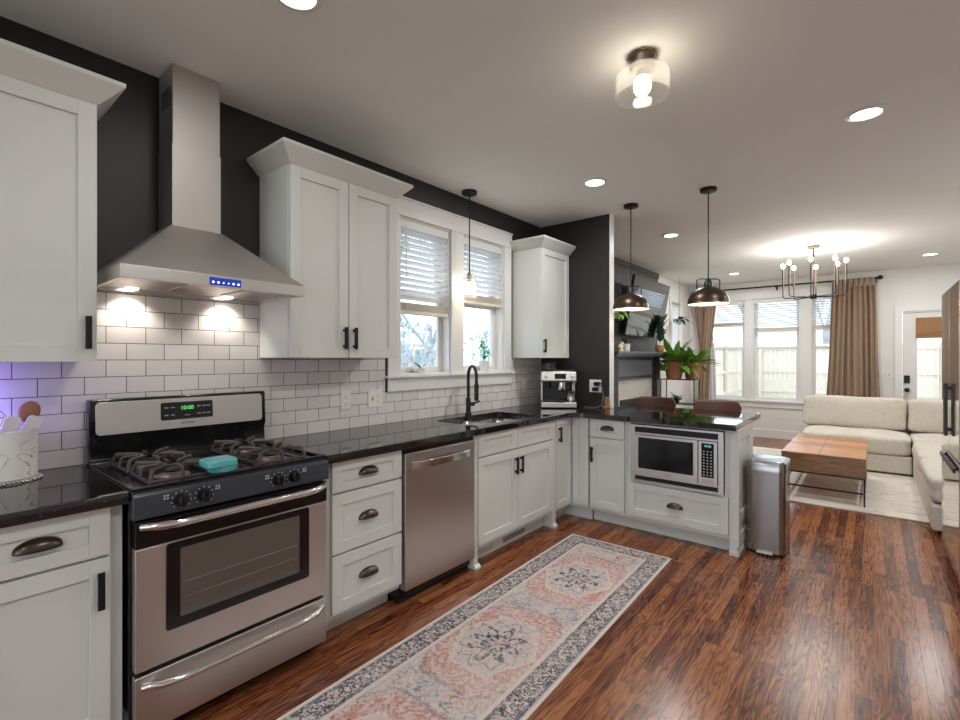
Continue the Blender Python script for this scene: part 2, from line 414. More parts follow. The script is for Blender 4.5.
# kitchen side wall with its pair of windows, painted near black
W1, W2 = (2.275, 2.811), (2.956, 3.523); WZ = (1.25, 2.40)
b = nbm()
bx(b, -.16, 0, -3, W1[0], 0, CEIL); bx(b, -.16, 0, W1[1], W2[0], 0, CEIL); bx(b, -.16, 0, W2[1], 4.17, 0, CEIL)
for a, c in (W1, W2): bx(b, -.16, 0, a, c, 0, WZ[0]); bx(b, -.16, 0, a, c, WZ[1], CEIL)
struct('wall_left', b, DARK)
# living room part of that wall with a small window
SW = (8.36, 8.92); SZ = (1.53, 2.34)
b = nbm()
bx(b, -.2, -.04, 4.17, SW[0], 0, CEIL); bx(b, -.2, -.04, SW[1], 9.5, 0, CEIL); bx(b, -.2, -.04, *SW, 0, SZ[0]); bx(b, -.2, -.04, *SW, SZ[1], CEIL)
struct('wall_living_left', b, WALL)
# stub wall that ends the kitchen run
b = nbm(); bx(b, -.04, .745, 4.171, 4.243, 0, CEIL); struct('wall_stub', b, DARK)
b = nbm(); bx(b, .745, .757, 4.168, 4.246, 0, CEIL); struct('trim_1', b, TRIM, .003)
# far wall with three windows and a glazed door
FY = 9.5
FW = [(.19, .88), (1.003, 1.691), (1.842, 2.53)]; FZ = (.64, 2.40)
DX = (2.965, 3.80)
b = nbm(); xs = [-.2, FW[0][0], FW[0][1], FW[1][0], FW[1][1], FW[2][0], FW[2][1], DX[0], DX[1], 4.6]
for i in (0, 2, 4, 6, 8): bx(b, xs[i], xs[i + 1], FY, FY + .16, 0, CEIL)
for a, c in FW: bx(b, a, c, FY, FY + .16, 0, FZ[0]); bx(b, a, c, FY, FY + .16, FZ[1], CEIL)
bx(b, DX[0], DX[1], FY, FY + .16, 2.065, CEIL)
struct('wall_back', b, WALL)
b = nbm(); bx(b, 4.4, 4.6, -3, 9.5, 0, CEIL); struct('wall_right', b, WALL)
b = nbm(); bx(b, 0, .4, -3, -2.85, 0, CEIL); bx(b, 4.0, 4.4, -3, -2.85, 0, CEIL); bx(b, .4, 4.0, -3, -2.85, 2.4, CEIL); struct('wall_front', b, WALL)
b = nbm()
for x in (.4, 1.58, 2.76, 3.94): bx(b, x, x + .06, -2.95, -2.90, .0, 2.4)
for z in (.0, 2.34): bx(b, .46, 3.94, -2.949, -2.901, z, z + .06)
r = struct('window_7', b, TRIM, .003)  # unseen glazing added behind the camera to let in more daylight
b = nbm(); bx(b, .46, 3.94, -2.927, -2.923, .06, 2.34); obj('pane', b, GLASS, r)
b = nbm(); bx(b, .0, DX[0] - .06, FY - .015, FY, 0, .14); struct('baseboard_back', b, TRIM, .003)
b = nbm(); bx(b, -.04, -.02, 4.28, 9.485, 0, .14); struct('baseboard_left', b, TRIM, .003)
# subway tile
b = nbm(); T = .006
bx(b, 0, T, -1.0, .49, .915, 1.372); bx(b, 0, T, .49, 1.262, .88, 1.70); bx(b, 0, T, 1.262, 2.16, .915, 1.372); bx(b, 0, T, 2.16, 3.633, .915, 1.14)
bx(b, 0, T, 3.633, 4.171, .915, 1.374)
o = struct('wall_backsplash', b, TILE)
o['label'] = 'white subway tile backsplash with dark grout lines'

# ------------------------------------------------------------------ kitchen windows
def kitchen_window(name, a, c):
    x0 = -.15
    b = nbm() # jamb liner
    bx(b, x0, 0, a, a + .012, *WZ); bx(b, x0, 0, c - .012, c, *WZ); bx(b, x0, 0, a + .012, c - .012, WZ[1] - .012, WZ[1]); bx(b, x0, 0, a + .012, c - .012, WZ[0], WZ[0] + .012)
    r = struct(name, b, TRIM)
    a += .012; c -= .012; z0 = WZ[0] + .012; z1 = WZ[1] - .012; zm = 1.86
    b = nbm(); s = .045
    for (p, q, xx) in ((z0, zm, -.105), (zm - .035, z1, -.135)):
        bx(b, xx, xx + .028, a, a + s, p, q); bx(b, xx, xx + .028, c - s, c, p, q); bx(b, xx, xx + .028, a + s, c - s, p, p + s); bx(b, xx, xx + .028, a + s, c - s, q - s, q)
    obj('sash', b, TRIM, r, .003)
    b = nbm(); bx(b, -.093, -.089, a + s, c - s, z0 + s, zm - s); bx(b, -.123, -.119, a + s, c - s, zm, z1 - s); obj('pane', b, GLASS, r)
    return r
kitchen_window('window_1', *W1); kitchen_window('window_2', *W2)
b = nbm()
bx(b, 0, .02, 2.162, W1[0], 1.25, 2.40); bx(b, 0, .02, W1[1], W2[0], 1.25, 2.40); bx(b, 0, .02, W2[1], 3.630, 1.25, 2.40)
bx(b, 0, .024, 2.162, 3.633, 2.40, 2.52); bx(b, -.0, .032, 2.155, 3.640, 2.52, 2.535)
struct('trim_2', b, TRIM, .002)
b = nbm(); bx(b, -.10, .045, 2.275, 3.523, 1.232, 1.2498); bx(b, 0, .045, 2.14, 2.275, 1.232, 1.2498); bx(b, 0, .045, 3.523, 3.66, 1.232, 1.2498); bx(b, T, .022, 2.16, 3.635, 1.138, 1.232)
struct('trim_3', b, TRIM, .002)
b = nbm(); bx(b, T, T + .006, 2.146, 2.156, 1.136, 1.235); bx(b, T, T + .006, 2.146, 2.156, 1.25, 1.374); struct('trim_4', b, BLACKM)

def blind(lab, y0, y1, z1, zb, x, n_wand=True, axis='y', group='raised white slat blinds', pitch=.043, tilt=24, wid=.05):
    """slat blind in a window; built along local x, hangs at local y = 0"""
    L_ = y1 - y0
    r = thing('window_blind', lab, 'blind', (x, y0, 0) if axis == 'y' else (y0, x, 0), 90 if axis == 'y' else 0, group)
    b = nbm(); bx(b, 0, L_, -.028, .028, z1 - .06, z1); obj('headrail', b, TRIM, r, .003)
    b = nbm(); z = z1 - .09
    zs = zb + .085
    while z > zs:
        dy = wid / 2 * math.cos(R(tilt)); dz = wid / 2 * math.sin(R(tilt))
        extr(b, [(.004, -dy, z + dz), (.004, dy, z - dz), (.004, dy + .001, z - dz + .003), (.004, -dy + .001, z + dz + .003)], (L_ - .008, 0, 0)); z -= pitch
    obj('slats', b, SLAT, r)
    b = nbm(); k = zb + .026
    while k < zs - .005: bx(b, .004, L_ - .004, -.025, .025, k, k + .003); k += .0058
    obj('slat_stack', b, SLATB, r)
    b = nbm(); bx(b, .002, L_ - .002, -.028, .028, zb, zb + .024); obj('bottom_rail', b, SLATB, r, .003)
    for t in (.12, .88): b = nbm(); tube(b, [(L_ * t, -.031, z1 - .03), (L_ * t, -.031, zb)], .0018, 6); obj('ladder_cord', b, SLAT, r)
    b = nbm(); tube(b, [(L_ * .1, -.04, z1 - .05), (L_ * .1, -.045, z1 - .42)], .004, 6); obj('tilt_wand', b, SLAT, r)
    return r
blind('white slat blind in the left kitchen window by the range side', W1[0] + .014, W1[1] - .014, 2.386, 1.70, -.034)
blind('white slat blind in the right kitchen window behind the sink pendant', W2[0] + .014, W2[1] - .014, 2.386, 1.835, -.034)

# ------------------------------------------------------------------ far windows
for i, (a, c) in enumerate(FW):
    b = nbm(); bx(b, a, a + .015, FY, FY + .15, *FZ); bx(b, c - .015, c, FY, FY + .15, *FZ); bx(b, a + .015, c - .015, FY, FY + .15, FZ[1] - .015, FZ[1]); bx(b, a + .015, c - .015, FY, FY + .15, FZ[0], FZ[0] + .015)
    r = struct('window_%d' % (i + 3), b, TRIM)
    a2, c2, z0, z1, zm, s = a + .015, c - .015, FZ[0] + .015, FZ[1] - .015, 1.565, .045
    for nm, p, q, yy in (('sash', z0, zm, FY + .06), ('sash', zm - .04, z1, FY + .09)):
        b = nbm(); bx(b, a2, a2 + s, yy, yy + .028, p, q); bx(b, c2 - s, c2, yy, yy + .028, p, q); bx(b, a2 + s, c2 - s, yy, yy + .028, p, p + s); bx(b, a2 + s, c2 - s, yy, yy + .028, q - s, q)
        obj(nm, b, TRIM, r, .003)
    b = nbm(); bx(b, a2 + s, c2 - s, FY + .072, FY + .076, z0 + s, zm - s); bx(b, a2 + s, c2 - s, FY + .102, FY + .106, zm, z1 - s); obj('pane', b, GLASS, r)
    blind(['white slat blind of the living room window behind the crossed curtain', 'white slat blind of the middle living room window', 'white slat blind of the living room window beside the tan curtain'][i],
          a + .018, c - .018, 2.383, (1.93, 1.815, 1.83)[i], FY + .022, axis='x', pitch=.040, tilt=26, wid=.045)
b = nbm(); xs = [(.06, .19), (.88, 1.003), (1.691, 1.842), (2.53, 2.65)]
for a, c in xs: bx(b, a, c, FY - .02, FY, .645, 2.40)
bx(b, .06, 2.65, FY - .024, FY, 2.40, 2.52)
bx(b, .03, 2.68, FY - .05, FY, .615, .645); bx(b, .06, 2.65, FY - .02, FY, .52, .615)
struct('trim_5', b, TRIM, .002)
# small side window
b = nbm(); bx(b, -.04, -.02, SW[0] - .08, SW[0], SZ[0] - .08, SZ[1] + .08); bx(b, -.04, -.02, SW[1], SW[1] + .08, SZ[0] - .08, SZ[1] + .08); bx(b, -.04, -.02, SW[0], SW[1], SZ[1], SZ[1] + .08); bx(b, -.04, -.005, SW[0], SW[1], SZ[0] - .08, SZ[0])
r = struct('window_6', b, TRIM, .002)
b = nbm(); bx(b, -.12, -.09, SW[0], SW[0] + .04, *SZ); bx(b, -.12, -.09, SW[1] - .04, SW[1], *SZ); bx(b, -.12, -.09, SW[0] + .04, SW[1] - .04, SZ[0], SZ[0] + .04); bx(b, -.12, -.09, SW[0] + .04, SW[1] - .04, SZ[1] - .04, SZ[1]); obj('sash', b, TRIM, r)
b = nbm(); bx(b, -.107, -.103, SW[0] + .04, SW[1] - .04, SZ[0] + .04, SZ[1] - .04); obj('pane', b, GLASS, r)
# glazed back door
b = nbm(); x0, x1 = DX[0] + .008, DX[1] - .008; g0, g1, gz0, gz1 = 3.13, 3.64, .35, 1.95
y0, y1 = FY + .03, FY + .075
bx(b, x0, g0, y0, y1, .01, 2.055); bx(b, g1, x1, y0, y1, .01, 2.055); bx(b, g0, g1, y0, y1, .01, gz0); bx(b, g0, g1, y0, y1, gz1, 2.055)
r = struct('door_1', b, TRIM, .003)
b = nbm(); bx(b, g0, g1, FY + .05, FY + .055, gz0, gz1); obj('pane', b, GLASS, r)
b = nbm(); bx(b, 2.985, 3.05, FY + .008, FY + .03, 1.0, 1.115); obj('keypad_lock', b, BLACKM, r, .006)
b = nbm(); cyl(b, (3.018, FY + .03, .90), (3.018, FY + .015, .90), .032); cyl(b, (3.018, FY + .015, .90), (3.018, FY - .02, .90), .014); sph(b, (3.018, FY - .035, .90), .030, (1, .75, 1)); obj('door_knob', b, BLACKM, r, smooth=True)
b = nbm(); bx(b, DX[0] - .09, DX[0], FY - .02, FY, 0, 2.065); bx(b, DX[1], DX[1] + .09, FY - .02, FY, 0, 2.065); bx(b, DX[0] - .09, DX[1] + .09, FY - .022, FY, 2.065, 2.16); struct('trim_6', b, TRIM, .002)
r = thing('roman_shade', 'woven tan roman shade folded up on the glass door', 'shade', (3.385, FY + .005, 1.65))
b = nbm(); bx(b, -.27, .27, -.01, .01, .10, .315); obj('shade_panel', b, WOVEN, r, .003)
for k in range(3): boxo('shade_fold', WOVEN, r, -.272, .272, -.018 - .004 * k, .014, .012 + .036 * k, .052 + .036 * k, bevel=.012)

# ------------------------------------------------------------------ outdoors
b = nbm(); bx(b, -40, 40, -10, 45, -.5, -.3); o = struct('ground', b, GRASS)
def fence_run(lab, p0, p1, h=2.15, z0=-.3):
    p0, p1 = Vector(p0), Vector(p1); Ln = (p1 - p0).length; d = (p1 - p0).normalized()
    r = thing('wooden_fence', lab, 'fence', (p0.x, p0.y, z0), math.degrees(math.atan2(d.y, d.x)))
    b = nbm(); x = 0
    while x < Ln: bx(b, x, x + .138, .0, .02, 0, h + random.uniform(-.01, .01)); x += .146
    obj('picket_panel', b, FENCE, r)
    for z in (.45, 1.15, 1.95): boxo('rail', FENCE, r, 0, Ln, -.045, 0, z, z + .09)
    x = 0
    while x < Ln: boxo('post', FENCE, r, x, x + .1, -.12, -.02, 0, h - .05); x += 2.4
fence_run('wooden fence along the back of the yard, seen through the far windows', (-3, 20, 0), (9, 20, 0))
fence_run('wooden fence running back along the left of the yard', (-1.25, 10.4, 0), (-1.25, 19.6, 0))

def leaf(b, o, d, L_, wd, droop, n=7, fold=.25):
    o = Vector(o); d = Vector(d).normalized(); side = d.cross(Vector((0, 0, 1))); side = side.normalized() if side.length > .01 else Vector((1, 0, 0))
    rows = []; p = o.copy(); dd = d.copy()
    for i in range(n + 1):
        t = i / n; ww = wd * math.sin(PI * min(1, t * .93 + .07)) ** .8 * .5 if i < n else .0005
        up = side.cross(dd).normalized()
        rows.append((b.verts.new(p - side * ww + up * ww * fold), b.verts.new(p), b.verts.new(p + side * ww + up * ww * fold)))
        dd = (dd + Vector((0, 0, -droop / n))).normalized(); p = p + dd * L_ / n
    for i in range(n):
        for j in (0, 1): b.faces.new((rows[i][j], rows[i][j + 1], rows[i + 1][j + 1], rows[i + 1][j]))

def bare_tree(lab, loc, h, seed, spread=.55, r0=.16, depth=5):
    rnd = random.Random(seed); b = nbm()
    def br(p, d, ln, r, k):
        pts = [p]; q = p; dd = d
        for i in range(4):
            dd = (dd + Vector((rnd.uniform(-1, 1), rnd.uniform(-1, 1), rnd.uniform(-.3, .6))) * .16).normalized(); q = q + dd * ln / 4; pts.append(q)
        tube(b, pts, [r * (1 - .12 * i) for i in range(5)], 7 if k > 2 else 4, cap=False)
        if k == 0: return
        for j in range(4 if k < 4 else 3):
            s = pts[rnd.choice((2, 3, 4, 4))]
            nd = (dd + Vector((rnd.uniform(-1, 1), rnd.uniform(-1, 1), rnd.uniform(-.35, .8))) * spread * 1.5).normalized()
            br(s, nd, ln * rnd.uniform(.6, .8), r * .55, k - 1)
    br(Vector((0, 0, 0)), Vector((0, 0, 1)), h * .36, r0, depth)
    o = obj('bare_tree', b, BARK, None, smooth=True); o.location = loc
    return tag(o, lab, 'tree', 'bare trees outside')
bare_tree('bare tree in the yard behind the left far window', (-1.0, 23, -.3), 8, 3)
bare_tree('bare tree beyond the back fence, seen in the middle far window', (1.3, 23.5, -.3), 8, 11, r0=.2)
bare_tree('bare tree beyond the side fence, seen in the left kitchen window', (-7.6, 6.2, -.3), 6.5, 5, r0=.13)
bare_tree('bare tree beyond the side fence, seen in the right kitchen window', (-7.8, 10.2, -.3), 7, 8, r0=.1)
fence_run('wooden fence across the side yard outside the kitchen windows', (-6.2, 9.5, 0), (-6.2, -1, 0), 1.9)
def bush(lab, loc, h, seed):
    rnd = random.Random(seed); b = nbm()
    for k in range(90):
        a = rnd.uniform(0, 6.28); q = rnd.uniform(.0, .5); p = Vector((q * math.cos(a), q * math.sin(a) * 1.3, 0)); d = Vector((math.cos(a) * .16, math.sin(a) * .16, 1)); pts = [p]
        for i in range(6): d = (d + Vector((rnd.uniform(-.3, .3), rnd.uniform(-.3, .3), rnd.uniform(-.1, .2)))).normalized(); p = p + d * h / 6; pts.append(p)
        tube(b, pts, [.012 - .0014 * i for i in range(7)], 4, cap=False)
        for i in range(1, 6):
            for t in range(3):
                d2 = (d + Vector((rnd.uniform(-1, 1), rnd.uniform(-1, 1), rnd.uniform(-.3, .8)))).normalized(); tube(b, [pts[i], pts[i] + d2 * .16, pts[i] + d2 * .3 + Vector((0, 0, .06))], .0035, 3, cap=False)
                leaf(b, pts[i] + d2 * .2, d2, .09, .05, .5, 3)
    o = obj('garden_shrub', b, SHRUB, None); o.location = loc; return tag(o, lab, 'shrub', 'shrubs in the side yard')
for y_, l in ((.6, 'pale shrub outside the left kitchen window, nearest the camera'), (3.2, 'pale shrub outside between the two kitchen windows'), (6.9, 'pale shrub outside the right kitchen window')): bush(l, (-3.6, y_ + 1.7, -.3), 2.5, int(y_ * 10))

# ------------------------------------------------------------------ cabinet kit
def shaker(b, x0, x1, z0, z1, yf, t=.02, rail=.057, rec=.010):
    r2 = min(rail, (z1 - z0) * .30)
    bx(b, x0, x0 + rail, yf, yf + t, z0, z1); bx(b, x1 - rail, x1, yf, yf + t, z0, z1)
    bx(b, x0 + rail, x1 - rail, yf, yf + t, z0, z0 + r2); bx(b, x0 + rail, x1 - rail, yf, yf + t, z1 - r2, z1)
    bx(b, x0 + rail, x1 - rail, yf + rec, yf + t, z0 + r2, z1 - r2)

def front(kind, r, x0, x1, z0, z1, yf, pull=None, at=None, rail=.057):
    b = nbm(); shaker(b, x0, x1, z0, z1, yf, rail=rail); d = obj(kind, b, WHITE, r, .0012)
    if pull == 'cup':
        cx, cz = at or ((x0 + x1) / 2, (z0 + z1) / 2); yy = yf + (.010 if not at else .010)
        b = nbm(); wd, dp, hh = .058, .030, .036
        def fn(u, v):
            th = PI * u; ph = PI / 2 * v; s = max(.02, math.sin(th)) ** .75
            return Vector((cx - wd * math.cos(th), yy - dp * s * math.cos(ph), cz - .012 + hh * s * math.sin(ph)))
        surf(b, fn, 20, 8); obj('cup_pull', b, BRONZE, d, smooth=True, solid=.003)
    elif pull == 'bar':
        cx, cz = at; b = nbm(); bx(b, cx - .0095, cx + .0095, yf - .030, yf - .020, cz - .062, cz + .062)
        for s in (-.045, .045): bx(b, cx - .006, cx + .006, yf - .021, yf, cz + s - .008, cz + s + .008)
        obj('bar_pull', b, BLACKM, d, .001)
    return d

FA, DO = -.61, -.632      # face frame and door front planes of the wall run (local y)
def base(r, w_, fa=FA, back=-.008, top=.873, toe=.10, tz=.105, hollow=False):
    b = nbm()
    if hollow:
        bx(b, 0, .02, fa, back, tz, top); bx(b, w_ - .02, w_, fa, back, tz, top); bx(b, .02, w_ - .02, fa, back, tz, tz + .02); bx(b, .02, w_ - .02, back - .01, back, tz + .02, top); bx(b, .02, w_ - .02, fa, fa + .02, tz + .02, top)
    else: bx(b, 0, w_, fa, back, tz, top)
    obj('cabinet_body', b, WHITE, r, .001)
    b = nbm(); bx(b, 0, w_, fa + toe, fa + toe + .02, 0, tz); obj('toe_kick', b, WHITE, r)

# left of the range
r = thing('base_cabinet', 'white base cabinet left of the range under the utensil crock', 'cabinet', (0, -.30, 0), 90)
base(r, .79)
for s in (0, 1):
    x0 = .005 + .375 * s + .01 * s; x1 = x0 + .362
    front('drawer', r, x0, x1, .71, .868, DO, 'cup'); front('door', r, x0, x1, .125, .70, DO, 'bar', (x1 - .03, .60))
# drawers right of the range
r = thing('base_cabinet', 'white three drawer cabinet between range and dishwasher', 'cabinet', (0, 1.268, 0), 90)
base(r, .482)
for z0, z1 in ((.722, .868), (.425, .712), (.135, .415)): front('drawer', r, .045, .48, z0, z1, DO, 'cup')
# sink base
r = thing('base_cabinet', 'white sink cabinet with two doors and furniture feet', 'cabinet', (0, 2.362, 0), 90)
base(r, 1.038, fa=-.610, toe=.07, hollow=True)
for x0, x1, hx in ((.046, .486, .456), (.49, .98, .52)):
    front('false_drawer', r, x0, x1, .722, .868, -.636); front('door', r, x0, x1, .14, .712, -.636, 'bar', (hx, .60))
for x0, x1 in ((.0, .043), (.985, 1.038)):
    b = nbm(); bx(b, x0, x1, -.628, -.611, .105, .873); bx(b, x0, x1, -.628, -.545, .028, .105); obj('pilaster', b, WHITE, r, .001)
    b = nbm(); extr(b, [(x0, -.650, 0), (x0, -.650, .014), (x0, -.632, .028), (x0, -.545, .028), (x0, -.545, 0)], (x1 - x0 + (.008 if x0 < .1 else 0), 0, 0)); obj('foot', b, WHITE, r, .001)
b = nbm(); bx(b, .30, .72, -.551, -.546, .025, .085)
obj('toe_register', b, TRIM, r)
b = nbm()
for k in range(5): bx(b, .42, .70, -.554, -.551, .032 + k * .01, .036 + k * .01)
obj('register_louvre', b, PRINTD, r)
# corner cabinet
r = thing('corner_cabinet', 'white corner base cabinet with folding doors', 'cabinet', (0, 3.402, 0), 90)
b = nbm(); extr(b, [(0, -.61, .105), (.283, -.61, .105), (.283, -.785, .105), (.76, -.785, .105), (.76, -.008, .105), (0, -.008, .105)], (0, 0, .768)); obj('cabinet_body', b, WHITE, r, .001)
b = nbm(); bx(b, 0, .355, -.53, -.51, 0, .105); bx(b, .335, .355, -.785, -.53, 0, .105); obj('toe_kick', b, WHITE, r)
front('door', r, .004, .252, .135, .868, DO, 'bar', (.042, .745), rail=.05)
b = nbm(); bx(b, .262, .282, -.693, -.637, .135, .868)  # second leaf, facing the room
bx(b, .262, .282, -.785, -.745, .135, .868); bx(b, .262, .282, -.745, -.693, .135, .192); bx(b, .262, .282, -.745, -.693, .811, .868); bx(b, .272, .282, -.745, -.693, .192, .811)
obj('door', b, WHITE, r, .001)
# peninsula cabinets (fronts face the camera side, -y)
PY = 3.663
r = thing('base_cabinet', 'narrow white cabinet with one drawer over one door beside the microwave', 'cabinet', (.79, PY, 0))
b = nbm(); bx(b, 0, .325, .022, .60, .105, .873); obj('cabinet_body', b, WHITE, r, .001)
b = nbm(); bx(b, 0, .325, .10, .12, 0, .105); obj('toe_kick', b, WHITE, r)
front('drawer', r, .012, .308, .722, .868, 0, 'cup'); front('door', r, .012, .308, .135, .712, 0, 'bar', (.036, .575))
r = thing('microwave_cabinet', 'white peninsula cabinet housing the microwave above a wide drawer', 'cabinet', (1.117, PY, 0))
b = nbm()
bx(b, 0, .738, .022, .60, .105, .405); bx(b, 0, .03, .022, .60, .405, .873); bx(b, .708, .738, .022, .60, .405, .873); bx(b, .03, .708, .022, .60, .860, .873); bx(b, .03, .708, .58, .60, .405, .86)
obj('cabinet_body', b, WHITE, r, .001)
b = nbm(); bx(b, 0, .738, .10, .12, 0, .105); obj('toe_kick', b, WHITE, r)
front('drawer', r, .008, .732, .135, .395, 0, 'cup')
b = nbm(); bx(b, .74, .783, .012, .60, .03, .873); obj('end_post', b, WHITE, r, .001)
b = nbm(); bx(b, .738, .798, .005, .60, 0, .03); extr(b, [(.783, 0.008, .03), (.797, .008, .03), (.783, .008, .06)], (0, .59, 0)); obj('foot', b, WHITE, r, .001)
b = nbm() # shaker end face
for y0, y1, z0, z1 in ((.012, .07, .06, .873), (.40, .46, .06, .873), (.07, .40, .80, .873), (.07, .40, .06, .14), (.07, .40, .22, .29)): bx(b, .783, .797, y0, y1, z0, z1)
obj('end_panel', b, WHITE, r, .001)

def wall_cab(lab, y0, wd, doors, hinge, z0=1.375, z1=2.37, both=True, crown=True, d=.31, lext=True, rext=True):
    r = thing('wall_cabinet', lab, 'cabinet', (0, y0, 0), 90)
    b = nbm(); bx(b, 0, wd, -d, -.007, z0, z1 + .02); obj('cabinet_body', b, WHITE, r, .001)
    n = len(doors); k = wd / n
    for i, h in enumerate(doors):
        x0 = k * i + .003; x1 = k * (i + 1) - .003
        hx = x1 - .03 if h == 'r' else x0 + .03
        front('door', r, x0, x1, z0, z1, -d - .021, 'bar', (hx, z0 + .11))
    e = .072; ht = .088; f = -d - .021
    xl = -e if lext else 0; xr = wd + e if rext else wd
    b = nbm(); z = z1 - .0 
    lo = [(0, f - .002), (wd, f - .002), (wd, -.007), (0, -.007)]; hi = [(xl, f - e), (xr, f - e), (xr, -.007), (xl, -.007)]
    A = [b.verts.new((x, y, z)) for x, y in lo]; B = [b.verts.new((x, y, z + ht - .016)) for x, y in hi]; C_ = [b.verts.new((x, y, z + ht)) for x, y in hi]
    for P, Q in ((A, B), (B, C_)):
        for i in range(4): b.faces.new((P[i], P[(i + 1) % 4], Q[(i + 1) % 4], Q[i]))
    b.faces.new(A[::-1]); b.faces.new(C_)
    obj('crown_moulding', b, WHITE, r, .002)
    return r
wall_cab('white wall cabinet left of the range hood, cut by the picture edge', -.30, .781, ['r', 'r'], 0, z0=1.36, z1=2.345, lext=False)
wall_cab('white two door wall cabinet between range hood and window', 1.262, .711, ['r', 'l'], 0)
wall_cab('white single door wall cabinet in the corner above the espresso machine', 3.66, .503, ['l'], 0, rext=False)

# ------------------------------------------------------------------ countertops
b = nbm(); bx(b, T, .662, -.30, .496, .875, .915)
tag(obj('countertop', b, GRANITE, None, .002), 'black granite countertop left of the range under the marble crock', 'countertop')
b = nbm(); pts = [(T, 1.268), (.662, 1.268), (.662, 3.50)] + [(.782 + .12 * math.cos(R(180 - 9 * i)), 3.50 + .12 * math.sin(R(180 - 9 * i))) for i in range(1, 11)] + [(1.906, 3.62), (1.906, 4.545), (.768, 4.545), (.768, 4.166), (T, 4.166)]
extr(b, [(x, y, .875) for x, y in pts], (0, 0, .04))
ct = obj('countertop', b, GRANITE, None)
SK = (.15, .56, 2.47, 3.25)
b = nbm(); extr(b, [(x, y, .8) for x, y in rrect(*SK, .05)], (0, 0, .2)); cut = obj('cutter', b, GRANITE)
md = ct.modifiers.new('c', 'BOOLEAN'); md.object = cut; md.solver = 'EXACT'
bpy.context.view_layer.update()
me = bpy.data.meshes.new_from_object(ct.evaluated_get(bpy.context.evaluated_depsgraph_get())); ct.modifiers.clear(); ct.data = me; bpy.data.objects.remove(cut)
md = ct.modifiers.new('b', 'BEVEL'); md.width = .002; md.segments = 2; md.limit_method = 'ANGLE'; md.angle_limit = R(40)
tag(ct, 'black granite countertop running under the windows and out over the peninsula', 'countertop')
# sink
r = thing('kitchen_sink', 'undermount stainless double bowl sink below the windows', 'sink', (0, 0, 0))
for ya, yb in ((2.465, 2.845), (2.875, 3.255)):
    b = nbm(); top = rrect(.145, .565, ya, yb, .05); bot = rrect(.165, .545, ya + .02, yb - .02, .05)
    A = [b.verts.new((x, y, .8745)) for x, y in top]; B = [b.verts.new((x, y, .70)) for x, y in bot]
    for i in range(len(A)): b.faces.new((A[i], A[(i + 1) % len(A)], B[(i + 1) % len(A)], B[i]))
    b.faces.new(B); o = obj('bowl', b, SINKM, r, smooth=True, solid=.002)
    b = nbm(); cyl(b, (.355, (ya + yb) / 2, .7015), (.355, (ya + yb) / 2, .706), .045); obj('drain', b, CHROME, o)
b = nbm(); bx(b, .14, .57, 2.847, 2.873, .80, .8745); obj('divider', b, SINKM, r)
# faucet
r = thing('kitchen_faucet', 'matte black pull-down faucet behind the sink', 'faucet', (.10, 2.92, .915), -24)
b = nbm(); lathe(b, [(0, 0), (.027, 0), (.027, .012), (.02, .02), (.02, .13), (.016, .14), (0, .14)]); obj('faucet_body', b, BLACKM, r, smooth=True)
b = nbm(); p = [(0, 0, .13), (0, 0, .30)]
for i in range(11): a = PI * i / 10; p.append((.075 - .075 * math.cos(a), 0, .31 + .085 * math.sin(a)))
p += [(.15, 0, .29), (.15, 0, .23)]; tube(b, p, .0125, 14); obj('spout', b, BLACKM, r, smooth=True)
b = nbm(); tube(b, [(.15, 0, .26), (.15, 0, .24), (.15, 0, .13), (.15, 0, .125)], [.014, .019, .017, .012], 18); obj('spray_head', b, BLACKM, r, smooth=True)
b = nbm(); cyl(b, (0, .015, .085), (0, .052, .085), .017); tube(b, [(0, .04, .085), (.03, .055, .10), (.085, .06, .115)], [.008, .007, .006], 10); obj('lever_handle', b, BLACKM, r, smooth=True)

# ------------------------------------------------------------------ range
RY = .502; RW = .758
r = thing('gas_range', 'stainless steel gas range with black cooktop between the white cabinets', 'range', (0, RY, 0), 90)
boxo('oven_body', BLACKE, r, 0, RW, -.635, -.02, .03, .895, bevel=.004)
for x in (.05, RW - .05):
    for y in (-.58, -.08): b = nbm(); cyl(b, (x, y, 0), (x, y, .035), .018); obj('foot', b, BLACKM, r)
b = nbm() # cooktop with a raised rim
bx(b, -.001, RW + .001, -.665, -.08, .893, .912)
for d in ((0, RW, -.665, -.645), (0, .02, -.645, -.09), (RW - .02, RW, -.645, -.09), (0, RW, -.10, -.08)): bx(b, *d, .912, .924)
obj('cooktop', b, BLACKE, r, .005)
b = nbm(); extr(b, [(0, -.672, .905), (0, -.682, .892), (0, -.688, .815), (0, -.635, .815), (0, -.635, .905)], (RW, 0, 0)); cp = obj('control_panel', b, PANELB, r, .004)
for i, (ly, n) in enumerate(((.147, 'D'), (.224, 'D'), (.514, 'm'), (.586, 'm'))):
    b = nbm(); tube(b, [(ly, -.684, .858), (ly, -.700, .859), (ly, -.714, .860)], [.024, .022, .018], 24); bx(b, ly - .004, ly + .004, -.722, -.70, .840, .880); obj('burner_knob', b, BLACKG, cp, .001)
    b = nbm()
    for k in range(9):
        a = R(-40 + 260 * k / 8); cx, cz = ly + .032 * math.cos(a), .858 + .032 * math.sin(a); bx(b, cx - .0018, cx + .0018, -.6865, -.684, cz - .0018, cz + .0018)
    obj('dial_marks', b, PRINT, cp)
    b = nbm(); q = ly + (-.048 if i % 2 == 0 else .048)
    for ax, az in ((-.005, .005), (.005, .005), (-.005, -.005), (.005, -.005)): bx(b, q + ax - .003, q + ax + .003, -.6865, -.683, .878 + az - .003, .878 + az + .003)
    obj('burner_symbol', b, PRINT, cp)
